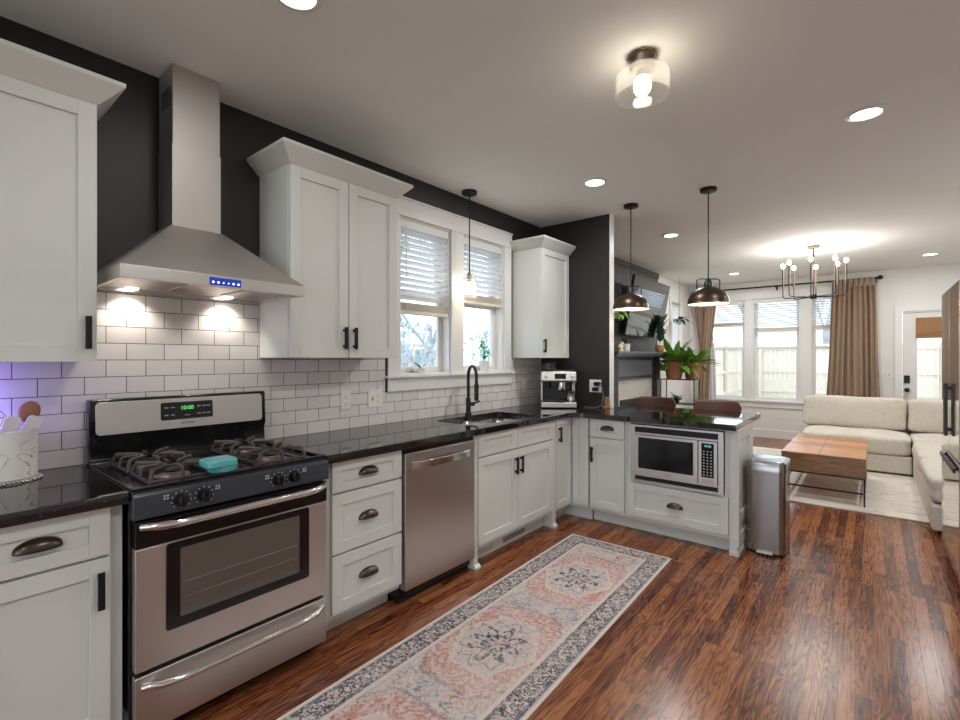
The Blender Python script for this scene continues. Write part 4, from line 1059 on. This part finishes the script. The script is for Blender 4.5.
for k in range(14): a = rnd.uniform(0, 6.28); leaf(b, (0, 0, .07), (math.cos(a), math.sin(a), rnd.uniform(.4, 2)), rnd.uniform(.1, .18), .06, 1)
obj('foliage', b, LEAFD, r, smooth=True)
r = thing('hanging_plant', 'leafy plant hanging in front of the small side window', 'plant', (.12, 8.30, 1.93))
b = nbm(); lathe(b, [(0, 0), (.05, .01), (.075, .09), (.07, .09), (0, .05)], n=24); obj('pot', b, POTW, r, smooth=True)
b = nbm(); tube(b, [(0, 0, .09), (0, 0, CEIL - 1.931)], .0025, 6); obj('hanger', b, BLACKM, r)
b = nbm(); rnd = random.Random(4)
for k in range(18): a = rnd.uniform(0, 6.28); leaf(b, (0, 0, .08), (math.cos(a), math.sin(a), rnd.uniform(.1, .9)), rnd.uniform(.14, .26), .06, rnd.uniform(.8, 1.6))
for v in b.verts: v.co.x = max(v.co.x, -.09)
obj('foliage', b, LEAFD, r, smooth=True)

# ------------------------------------------------------------------ fireplace, shiplap, television
b = nbm()
y = 4.30
while y < 7.64: bx(b, -.04, -.014, y, min(y + .146, 7.66), .14, CEIL - .08); y += .15
bx(b, -.04, -.002, 4.30, 7.68, CEIL - .08, CEIL - .0)
struct('trim_7', b, SHIP, .002)
r = thing('fireplace', 'dark painted fireplace surround with mantel and mosaic panel', 'fireplace', (-.012, 5.55, 0), 90)
b = nbm(); bx(b, -.02, 1.80, -.26, 0, 1.425, 1.46); bx(b, .02, 1.76, -.22, 0, 1.395, 1.425); obj('mantel_shelf', b, FIREP, r, .003)
for x in (.06, 1.58): b = nbm(); bx(b, x, x + .13, -.17, 0, 0, 1.395); obj('pillar', b, FIRED, r, .003)
b = nbm(); bx(b, .19, 1.58, -.12, 0, 1.08, 1.395)
hdr = obj('header', b, FIREP, r, .003)
b = nbm()
for d in ((.22, 1.55, 1.345, 1.375), (.22, 1.55, 1.10, 1.13), (.22, .26, 1.13, 1.345), (1.51, 1.55, 1.13, 1.345)): bx(b, d[0], d[1], -.135, -.121, d[2], d[3])
obj('panel_moulding', b, FIRED, hdr, .003)
b = nbm(); bx(b, .19, .42, -.09, 0, 0.03, 1.08); bx(b, 1.35, 1.58, -.09, 0, .03, 1.08); bx(b, .42, 1.35, -.09, 0, .80, 1.08); obj('mosaic', b, MOSAIC, r)
b = nbm(); bx(b, .42, 1.35, -.03, 0, .03, .80); obj('firebox', b, BLACKM, r)
b = nbm(); bx(b, .42, 1.35, -.105, -.085, .77, .82); bx(b, .42, .46, -.105, -.085, .03, .77); bx(b, 1.31, 1.35, -.105, -.085, .03, .77); obj('firebox_frame', b, BLACKM, r, .002)
b = nbm(); bx(b, -.02, 1.80, -.45, 0, 0, .03); obj('hearth', b, FIREP, r, .003)
# television, tipped down on its wall arm
r = thing('television', 'large wall mounted television tipped down above the mantel', 'television', (.12, 6.03, 1.67), 90)
tl = Matrix.Rotation(R(10), 4, 'X')
b = nbm(); bx(b, 0, 1.38, .0, .035, 0, .80); b.transform(tl); tv = obj('television_case', b, BLACKM, r, .004)
b = nbm(); bx(b, .008, 1.372, -.002, .0, .012, .792); b.transform(tl); obj('screen', b, SCREEN, tv)
b = nbm(); bx(b, .45, .93, .035, .055, .25, .6); b.transform(tl); bx(b, .6, .78, -.02, .13, .32, .5); obj('wall_mount', b, BLACKM, r)
r = thing('rubber_plant', 'dark rubber plant in a round clay pot on the mantel', 'plant', (.18, 7.17, 1.46))
pot(r, [(0, 0), (.045, 0), (.066, .04), (.063, .085), (.052, .105), (.045, .10), (0, .08)], CLAY, .046, .095)
b = nbm(); rnd = random.Random(3)
tube(b, [(0, 0, .11), (.02, .0, .25), (.01, .02, .42)], .007, 6)
for k in range(11):
    a = rnd.uniform(-1.9, 1.9); z = .16 + .025 * k; leaf(b, (.01, 0, z), (abs(math.cos(a)) * .5, math.sin(a), rnd.uniform(.4, 1.5)), rnd.uniform(.17, .23), .12, .7)
for v in b.verts: v.co.x = max(v.co.x, -.02)
obj('foliage', b, LEAFD, r, smooth=True)
r = thing('potted_plant', 'tiny sprig in a white mug at the left of the mantel', 'plant', (.12, 6.07, 1.46))
pot(r, [(0, 0), (.045, 0), (.05, .10), (.045, .10), (0, .08)], POTW, .044, .09)
b = nbm(); rnd = random.Random(6)
for k in range(7): a = rnd.uniform(0, 6.28); leaf(b, (0, 0, .09), (math.cos(a), math.sin(a), 1.6), .12, .05, .9)
obj('foliage', b, LEAFD, r, smooth=True)
r = thing('figurine', 'small cream animal figurine on the mantel beside the white mug', 'figurine', (.13, 5.86, 1.46))
b = nbm(); sph(b, (0, 0, .05), .045, (.8, 1.1, 1)); sph(b, (0, .05, .095), .027); lathe(b, [(0, 0), (.04, 0), (.035, .02), (0, .02)]); obj('figure_body', b, mat('cream_glaze', lin(226, 206, 176), .4), r, smooth=True)
r = thing('trailing_plant', 'leafy vine hanging beside the left end of the television', 'plant', (.13, 5.72, 1.86))
b = nbm(); lathe(b, [(0, 0), (.05, 0), (.06, .09), (.055, .09), (0, .06)], n=24); obj('pot', b, POTW, r, smooth=True)
b = nbm(); bx(b, -.145, .06, -.07, .07, -.015, 0); obj('bracket_shelf', b, BLACKM, r, .002)
b = nbm(); rnd = random.Random(8)
for k in range(16): a = rnd.uniform(0, 6.28); leaf(b, (0.02, 0, .08), (math.cos(a) * .8 + .3, math.sin(a), rnd.uniform(-.1, .8)), rnd.uniform(.12, .2), .07, 1.2)
for v in b.verts: v.co.x = max(v.co.x, -.12)
obj('foliage', b, LEAF, r, smooth=True)

# ------------------------------------------------------------------ living room
r = thing('area_rug', 'large cream area rug with grey streaks under the coffee table', 'rug', (0, 0, 0))
COL.objects.unlink(r); bpy.data.objects.remove(r)
b = nbm(); bx(b, .95, 3.75, 5.42, 8.35, .0005, .014)
tag(obj('area_rug', b, RUGW, None, .004), 'large cream area rug with grey streaks under the coffee table', 'rug')

def cushion(x0, x1, y0, y1, z0, z1, puff=.03, rad=.05, n=8, tilt=0, rock=(0, 0)):
    b = nbm(); bmesh.ops.create_cube(b, size=2); bmesh.ops.subdivide_edges(b, edges=b.edges, cuts=n, use_grid_fill=True)
    sx, sy, sz = (x1 - x0) / 2, (y1 - y0) / 2, (z1 - z0) / 2; rnd = random.Random(int(x0 * 100 + y0 * 10))
    p1, p2 = rnd.uniform(0, 6), rnd.uniform(0, 6)
    for v in b.verts:
        u = v.co.copy(); c = Vector((u.x * (sx - rad), u.y * (sy - rad), u.z * (sz - rad)))
        nn = Vector(tuple(math.copysign(max(0, abs(q) - (1 - 1.0 / n) * 0) ** 5, q) for q in u)); nn = nn.normalized() if nn.length else nn
        pf = Vector((0, 0, 0)); 
        k = [(1 - u.y ** 2) * (1 - u.z ** 2), (1 - u.x ** 2) * (1 - u.z ** 2), (1 - u.x ** 2) * (1 - u.y ** 2)]
        thin = min(range(3), key=lambda i: (sx, sy, sz)[i])
        pf[thin] = u[thin] * puff * k[thin] ** .6 if k[thin] > 0 else 0
        w_ = Vector((math.sin(u.z * 3 + p1), math.sin(u.x * 4 + p2), math.sin(u.x * 5 + u.y * 3 + p1))) * .006
        v.co = c + nn * rad + pf + w_
    if tilt: b.transform(Matrix.Rotation(tilt, 4, 'X'))
    if rock[0]: b.transform(Matrix.Rotation(rock[0], 4, 'Y'))
    b.transform(Matrix.Translation(((x0 + x1) / 2, (y0 + y1) / 2, (z0 + z1) / 2))); return b
r = thing('sectional_sofa', 'cream bouclé L-shaped sectional sofa in the living room', 'sofa', (0, 0, 0))
for d in ((1.90, 2.975, 7.33, 8.40, .035, .235), (2.98, 4.0, 7.33, 8.40, .035, .235), (2.98, 4.0, 5.08, 7.325, .035, .235)):
    b = nbm(); bx(b, *d); obj('sofa_base', b, SOFA, r, .02, seg=3)
for d in ((1.90, 2.975, 8.24, 8.42, .235, .70), (2.98, 4.0, 8.24, 8.42, .235, .70), (3.86, 4.02, 5.08, 8.24, .235, .70)):
    b = nbm(); bx(b, *d); obj('sofa_back', b, SOFA, r, .04, seg=4)
for d in ((1.905, 2.975, 7.31, 8.24, .23, .455), (2.98, 3.86, 7.30, 8.24, .23, .455), (2.965, 3.86, 6.18, 7.30, .23, .455), (2.965, 3.86, 5.08, 6.17, .23, .455)):
    obj('seat_cushion', cushion(*d, puff=.015, rad=.04), SOFA, r, sub=1)
for d in ((1.875, 2.955, 7.93, 8.23, .44, .855), (2.962, 3.80, 7.93, 8.23, .44, .85)):
    obj('back_cushion', cushion(*d, puff=.03, rad=.032, tilt=-.16), SOFA, r, sub=1)
for d in ((3.56, 3.85, 6.2, 7.3, .44, .86), (3.56, 3.85, 5.1, 6.17, .44, .86)):
    obj('back_cushion', cushion(*d, puff=.03, rad=.045), SOFA, r, sub=1)
for x, y in ((1.98, 7.42), (2.9, 7.42), (3.10, 5.16)): b = nbm(); bx(b, x - .03, x + .03, y - .03, y + .03, .0145 if y > 5.4 else 0, .04); obj('foot', b, BLACKM, r)

r = thing('coffee_table', 'chunky wooden coffee table on thin black metal legs', 'table', (1.925, 5.56, 0))
tw, tl_ = .655, 1.37
b = nbm(); bx(b, 0, tw, 0, tl_, .275, .455); obj('table_block', b, TABLEW, r, .003)
b = nbm(); bx(b, .30, .304, .0, tl_, .4552, .4556); obj('seam', b, PRINTD, r)
for x in (.012, tw - .012):
    for y in (.012, tl_ - .012): b = nbm(); bx(b, x - .007, x + .007, y - .007, y + .007, .0145, .275); obj('leg', b, BLACKM, r)
b = nbm()
for y in (.012, tl_ - .012): bx(b, .02, tw - .02, y - .007, y + .007, .125, .139); bx(b, .02, tw - .02, y - .007, y + .007, .26, .275)
for x in (.012, tw - .012): bx(b, x - .007, x + .007, .02, tl_ - .02, .125, .139)
obj('stretcher', b, BLACKM, r)

def stool(lab, x, y):
    r = thing('bar_stool', lab, 'stool', (x, y, 0), 0, 'bar stools at the peninsula')
    b = nbm(); bmesh.ops.create_cube(b, size=2); bmesh.ops.subdivide_edges(b, edges=b.edges, cuts=15, use_grid_fill=True)
    hx, hz, rr = .20, .061, .058
    for v in b.verts:
        x, y_, z = v.co; x *= hx; q = max(0, abs(x) - (hx - rr)) / rr; lim = hz - rr + rr * math.sqrt(max(.0004, 1 - min(1, q) ** 2))
        rim = max(abs(v.co.x), abs(v.co.z)); th = .018 * (1 - .55 * max(0, rim - .75) / .25)
        v.co = Vector((x, .17 - .085 * (x / hx) ** 2 + y_ * th, .929 + z * lim))
    obj('backrest', b, LEATHER, r, smooth=True)
    obj('seat', cushion(-.20, .20, -.20, .18, .60, .67, .01, .03), LEATHER, r, sub=1)
    for sx in (-1, 1):
        b = nbm(); tube(b, [(sx * .12, .17, .62), (sx * .13, .19, .90)], .010, 8); obj('back_post', b, BLACKM, r)
        for sy in (-1, 1): b = nbm(); tube(b, [(sx * .15, sy * .14, .60), (sx * .20, sy * .19, 0)], .011, 8); obj('leg', b, BLACKM, r)
    b = nbm(); k = .187; tube(b, [(-k, -k + .01, .18), (k, -k + .01, .18), (k, k - .01, .18), (-k, k - .01, .18), (-k, -k + .01, .18)], .007, 8); obj('foot_ring', b, BLACKM, r)
    return r
s0 = stool('brown leather bar stool nearest the dark stub wall', .99, 4.58)
dup(s0, (1.545, 4.58, 0), label='brown leather bar stool nearest the open end of the peninsula')

# trash can
r = thing('trash_can', 'tall stainless trash can standing at the end of the peninsula', 'trash can', (2.046, 3.972, 0))
def ringed(secs, name, m, bev=0):
    b = nbm(); R_ = [[b.verts.new((x, y, z)) for x, y in rrect(-w_, w_, -d_, d_, rd, 6)] for w_, d_, rd, z in secs]
    n = len(R_[0])
    for A, B in zip(R_, R_[1:]):
        for i in range(n): b.faces.new((A[i], A[(i + 1) % n], B[(i + 1) % n], B[i]))
    b.faces.new(R_[0][::-1]); b.faces.new(R_[-1]); return obj(name, b, m, r, bev, smooth=True)
ringed([(.116, .134, .04, 0), (.120, .138, .045, .018)], 'base', BLACKM)
ringed([(.121, .139, .045, .018), (.121, .139, .045, .578)], 'bin_body', STEELT)
ringed([(.125, .143, .048, .575), (.125, .143, .048, .640), (.120, .138, .046, .647)], 'rim_band', STEELT)
ringed([(.112, .130, .04, .647), (.110, .128, .04, .653), (.100, .118, .036, .655)], 'lid', LIDM)
b = nbm(); bx(b, -.05, .05, -.165, -.138, .012, .024); obj('pedal', b, STEEL, r, .004)

# curtains and rod
r = thing('curtain_rod', 'black curtain rod with round finials above the far windows', 'curtain rod', (0, 0, 0))
b = nbm(); cyl(b, (.10, 9.38, 2.59), (2.69, 9.38, 2.59), .013, 16); obj('rod', b, BLACKM, r, smooth=True)
for x in (.08, 2.71): b = nbm(); sph(b, (x, 9.38, 2.59), .035); obj('finial', b, BLACKM, r, smooth=True)
for x in (.16, 1.363, 2.66):
    b = nbm(); tube(b, [(x, 9.498, 2.565), (x, 9.40, 2.565), (x, 9.38, 2.575)], .008, 8); bx(b, x - .012, x + .012, 9.365, 9.395, 2.566, 2.578); bx(b, x - .015, x + .015, 9.492, 9.4985, 2.53, 2.60); obj('bracket', b, BLACKM, r)
def curtain(name, lab, xt, xm, xb, zm, m, folds=9, z0=.03, amp=.035, y=9.38, tabs=True, zt=2.568, r=None):
    y0_ = y; r = r or thing(name, lab, 'curtain', (0, 0, 0))
    b = nbm(); y = y0_
    def fn(u, v):
        z = zt + (z0 - zt) * v
        if z > zm: t = (zt - z) / (zt - zm); a = [xt[i] + (xm[i] - xt[i]) * t for i in (0, 1)]
        else: t = (zm - z) / (zm - z0); a = [xm[i] + (xb[i] - xm[i]) * t for i in (0, 1)]
        k = amp * (.8 + .3 * math.sin(u * 17 + v * 2)); dx = .018 * math.sin(u * 9 + v * 3) * v
        return Vector((a[0] + (a[1] - a[0]) * u + dx, y + k * math.sin(2 * PI * folds * u + .6 * math.sin(v * 4 + u * 5)), z))
    surf(b, fn, folds * 14, 36); obj('drape', b, m, r, smooth=True, solid=.004)
    if tabs:
        b = nbm(); n = 8
        for k in range(n):
            x = xt[0] + (xt[1] - xt[0]) * (k + .5) / n
            bx(b, x - .022, x + .022, y - .020, y - .015, zt - .09, zt + .03); bx(b, x - .022, x + .022, y + .015, y + .020, zt - .09, zt + .03); bx(b, x - .022, x + .022, y - .02, y + .02, zt + .03, zt + .035)
        obj('tab_top', b, m, r)
    return r
curtain('curtain', 'tan linen curtain hanging straight by the glass door', (2.13, 2.66), (2.08, 2.69), (2.00, 2.76), 1.4, LINEN, 9)
rc = curtain('curtain', 'tan linen curtain gathered and crossed at the left end of the rod', (.03, .22), (.14, .25), (.12, .24), 1.6, LINEN, 4, amp=.02, y=9.39)
curtain('curtain', '', (.27, .47), (.19, .36), (.10, .32), 1.5, LINEN, 4, amp=.02, y=9.345, tabs=False, r=rc)
curtain('sheer_curtain', 'white sheer curtain beside the gathered tan curtain', (.19, .30), (.29, .42), (.26, .46), 1.3, SHEER, 4, y=9.44, amp=.015, tabs=False, zt=2.565)

# ------------------------------------------------------------------ lamps
def recessed(x, y, lab, watts=12.5):
    r = thing('recessed_light', lab, 'ceiling light', (x, y, CEIL), 0, 'recessed ceiling lights')
    b = nbm(); lathe(b, [(.068, -.001), (.092, -.001), (.092, -.004), (.070, -.010), (.068, -.006)], n=36); obj('trim_ring', b, TRIM, r, smooth=True)
    b = nbm(); lathe(b, [(0, -.003), (.0678, -.003)], n=32); obj('lens', b, LENS, r)
    lamp('recessed_lamp', 'AREA', (0, 0, -.012), watts, r, (.96, .985, 1), .12)
    return r
labs = ['recessed ceiling light at the right, above the floor between peninsula and refrigerator', 'recessed ceiling light above the runner near the peninsula', 'recessed ceiling light beyond the left black dome pendant',
        'recessed ceiling light left of the chandelier near the far wall', 'recessed ceiling light right of the chandelier near the far wall', 'recessed ceiling light at the top picture edge near the hood']
for (x, y), l in zip(RECESSED, labs): recessed(x, y, l, 2.5 if y < 1 else 12.5)
for (x, y), l in zip(RECESSED_BEHIND, ['added recessed ceiling light beside the camera', 'added recessed ceiling light behind the camera on the range side', 'added recessed ceiling light behind the camera on the right', 'recessed ceiling light above the sofa end']): recessed(x, y, l)

# flush mount
r = thing('flush_ceiling_light', 'flush ceiling light with clear seeded glass drum', 'ceiling light', (1.842, 2.085, CEIL))
b = nbm(); lathe(b, [(0, 0), (.062, 0), (.063, -.012), (.056, -.02), (.054, -.05), (.046, -.062), (0, -.062)]); obj('canopy', b, NICKEL, r, smooth=True)
b = nbm(); lathe(b, [(0, -.06), (.022, -.06), (.022, -.10), (.016, -.105), (0, -.105)], n=24); obj('socket', b, NICKEL, r, smooth=True)
b = nbm(); lathe(b, [(.05, -.058), (.09, -.064), (.112, -.082), (.116, -.105), (.116, -.172), (.113, -.179), (.110, -.172), (.110, -.09), (.088, -.069), (.05, -.062)]); obj('glass_shade', b, GLASSL, r, smooth=True)
b = nbm(); sph(b, (0, 0, -.132), .037, (1, 1, 1.25)); obj('bulb', b, BULB, r, smooth=True)
lamp('flush_lamp', 'POINT', (0, 0, -.140), 66, r, (.99, .985, .98), .035)

dup(r, (1.829, -1.2, CEIL), label='added second flush ceiling light with glass drum, behind the camera')  # copy added out of view to brighten the ceiling and cabinets

# sink pendant
r = thing('pendant_light', 'slim black pendant with clear glass shade over the sink', 'pendant light', (.13, 2.90, CEIL))
b = nbm(); lathe(b, [(0, 0), (.062, 0), (.062, -.022), (.055, -.026), (0, -.026)]); obj('canopy', b, BLACKM, r, smooth=True)
b = nbm(); tube(b, [(0, 0, -.02), (0, 0, -.66)], .005, 8); obj('stem', b, BLACKM, r)
b = nbm(); lathe(b, [(0, -.65), (.012, -.65), (.02, -.67), (.02, -.735), (0, -.735)], n=24); tube(b, [(-.055, 0, -.695), (.055, 0, -.695)], .0025, 6); tube(b, [(0, -.055, -.695), (0, .055, -.695)], .0025, 6); obj('socket', b, NICKEL, r, smooth=True)
b = nbm(); lathe(b, [(.052, -.68), (.055, -.68), (.058, -.86), (.055, -.86), (.052, -.68)], n=36); obj('glass_shade', b, GLASSL, r, smooth=True)
b = nbm(); sph(b, (0, 0, -.775), .028, (1, 1, 1.3)); obj('bulb', b, BULB, r, smooth=True)
lamp('sink_lamp', 'POINT', (0, 0, -.78), 9, r, (1, .86, .62), .03)

# dome pendants
def dome(lab, x, y, rod):
    r = thing('dome_pendant', lab, 'pendant light', (x, y, CEIL), 0, 'dome pendants over the peninsula')
    b = nbm(); lathe(b, [(0, 0), (.062, 0), (.062, -.022), (.055, -.026), (0, -.026)]); obj('canopy', b, BLACKM, r, smooth=True)
    b = nbm(); tube(b, [(0, 0, -.02), (0, 0, -.72)], .005, 8); obj('stem', b, BLACKM, r)
    zt, zb, ro = -.775, -.905, .152
    b = nbm(); pr = [(.03, zt)] + [(ro * math.sin(R(12 + 78 * i / 10)), zb + (zt - zb) * math.cos(R(12 + 78 * i / 10)) / math.cos(R(12))) for i in range(11)] + [(ro + .003, zb - .004)]
    lathe(b, pr, n=48); sh = obj('dome_shade', b, BRONZED, r, smooth=True)
    b = nbm(); lathe(b, [(a - .003, z - .003) for a, z in pr], n=48); obj('shade_lining', b, DOMEIN, sh, smooth=True)
    b = nbm(); lathe(b, [(0, -.712), (.018, -.718), (.03, -.742), (.033, -.762), (.036, -.78), (0, -.78)], n=24); obj('cap', b, BLACKM, r, smooth=True)
    b = nbm(); c, s = math.cos(R(39.5)), math.sin(R(39.5)); k = .09
    tube(b, [(-k * c, -k * s, zt - .02), (-k * c, -k * s, -.722), (-(k - .02) * c, -(k - .02) * s, -.712), ((k - .02) * c, (k - .02) * s, -.712), (k * c, k * s, -.722), (k * c, k * s, zt - .02)], .0045, 8); obj('yoke', b, BLACKM, r, smooth=True)
    b = nbm(); sph(b, (0, 0, -.865), .028); obj('bulb', b, BULB, r, smooth=True)
    lamp('dome_lamp', 'POINT', (0, 0, -.868), 9, r, (1, .84, .66), .03)
    return r
d0 = dome('black bronze dome pendant nearer the dark stub wall', .998, 4.05, 0)
dup(d0, (1.626, 4.05, CEIL), label='black bronze dome pendant nearer the open end of the peninsula')

# chandelier
r = thing('chandelier', 'eight light chandelier with bare bulbs in the living room', 'chandelier', (2.08, 6.92, CEIL))
b = nbm(); lathe(b, [(0, 0), (.065, 0), (.065, -.02), (.05, -.03), (0, -.03)]); obj('canopy', b, BRASS, r, smooth=True)
b = nbm(); tube(b, [(0, 0, -.02), (0, 0, -.60)], .007, 8); obj('stem', b, BRASS, r)
b = nbm(); lathe(b, [(0, -.575), (.035, -.58), (.035, -.625), (0, -.64)], n=20); obj('hub', b, BLACKM, r, smooth=True)
for k in range(8):
    a = k * PI / 4; c, s = math.cos(a), math.sin(a)
    b = nbm(); tube(b, [(.02 * c, .02 * s, -.605), (.275 * c, .275 * s, -.605), (.298 * c, .298 * s, -.598), (.31 * c, .31 * s, -.575), (.31 * c, .31 * s, -.45)], .006, 8); ar = obj('arm', b, BLACKM, r, smooth=True)
    b = nbm(); tube(b, [(.31 * c, .31 * s, -.455), (.31 * c, .31 * s, -.24)], .010, 10); obj('candle_sleeve', b, BRASS, ar)
    b = nbm(); sph(b, (.31 * c, .31 * s, -.205), .022, (1, 1, 1.3), 14); obj('bulb', b, BULB, ar, smooth=True)
lamp('chandelier_lamp', 'POINT', (0, 0, -.31), 34, r, (1, .975, .94), .35)
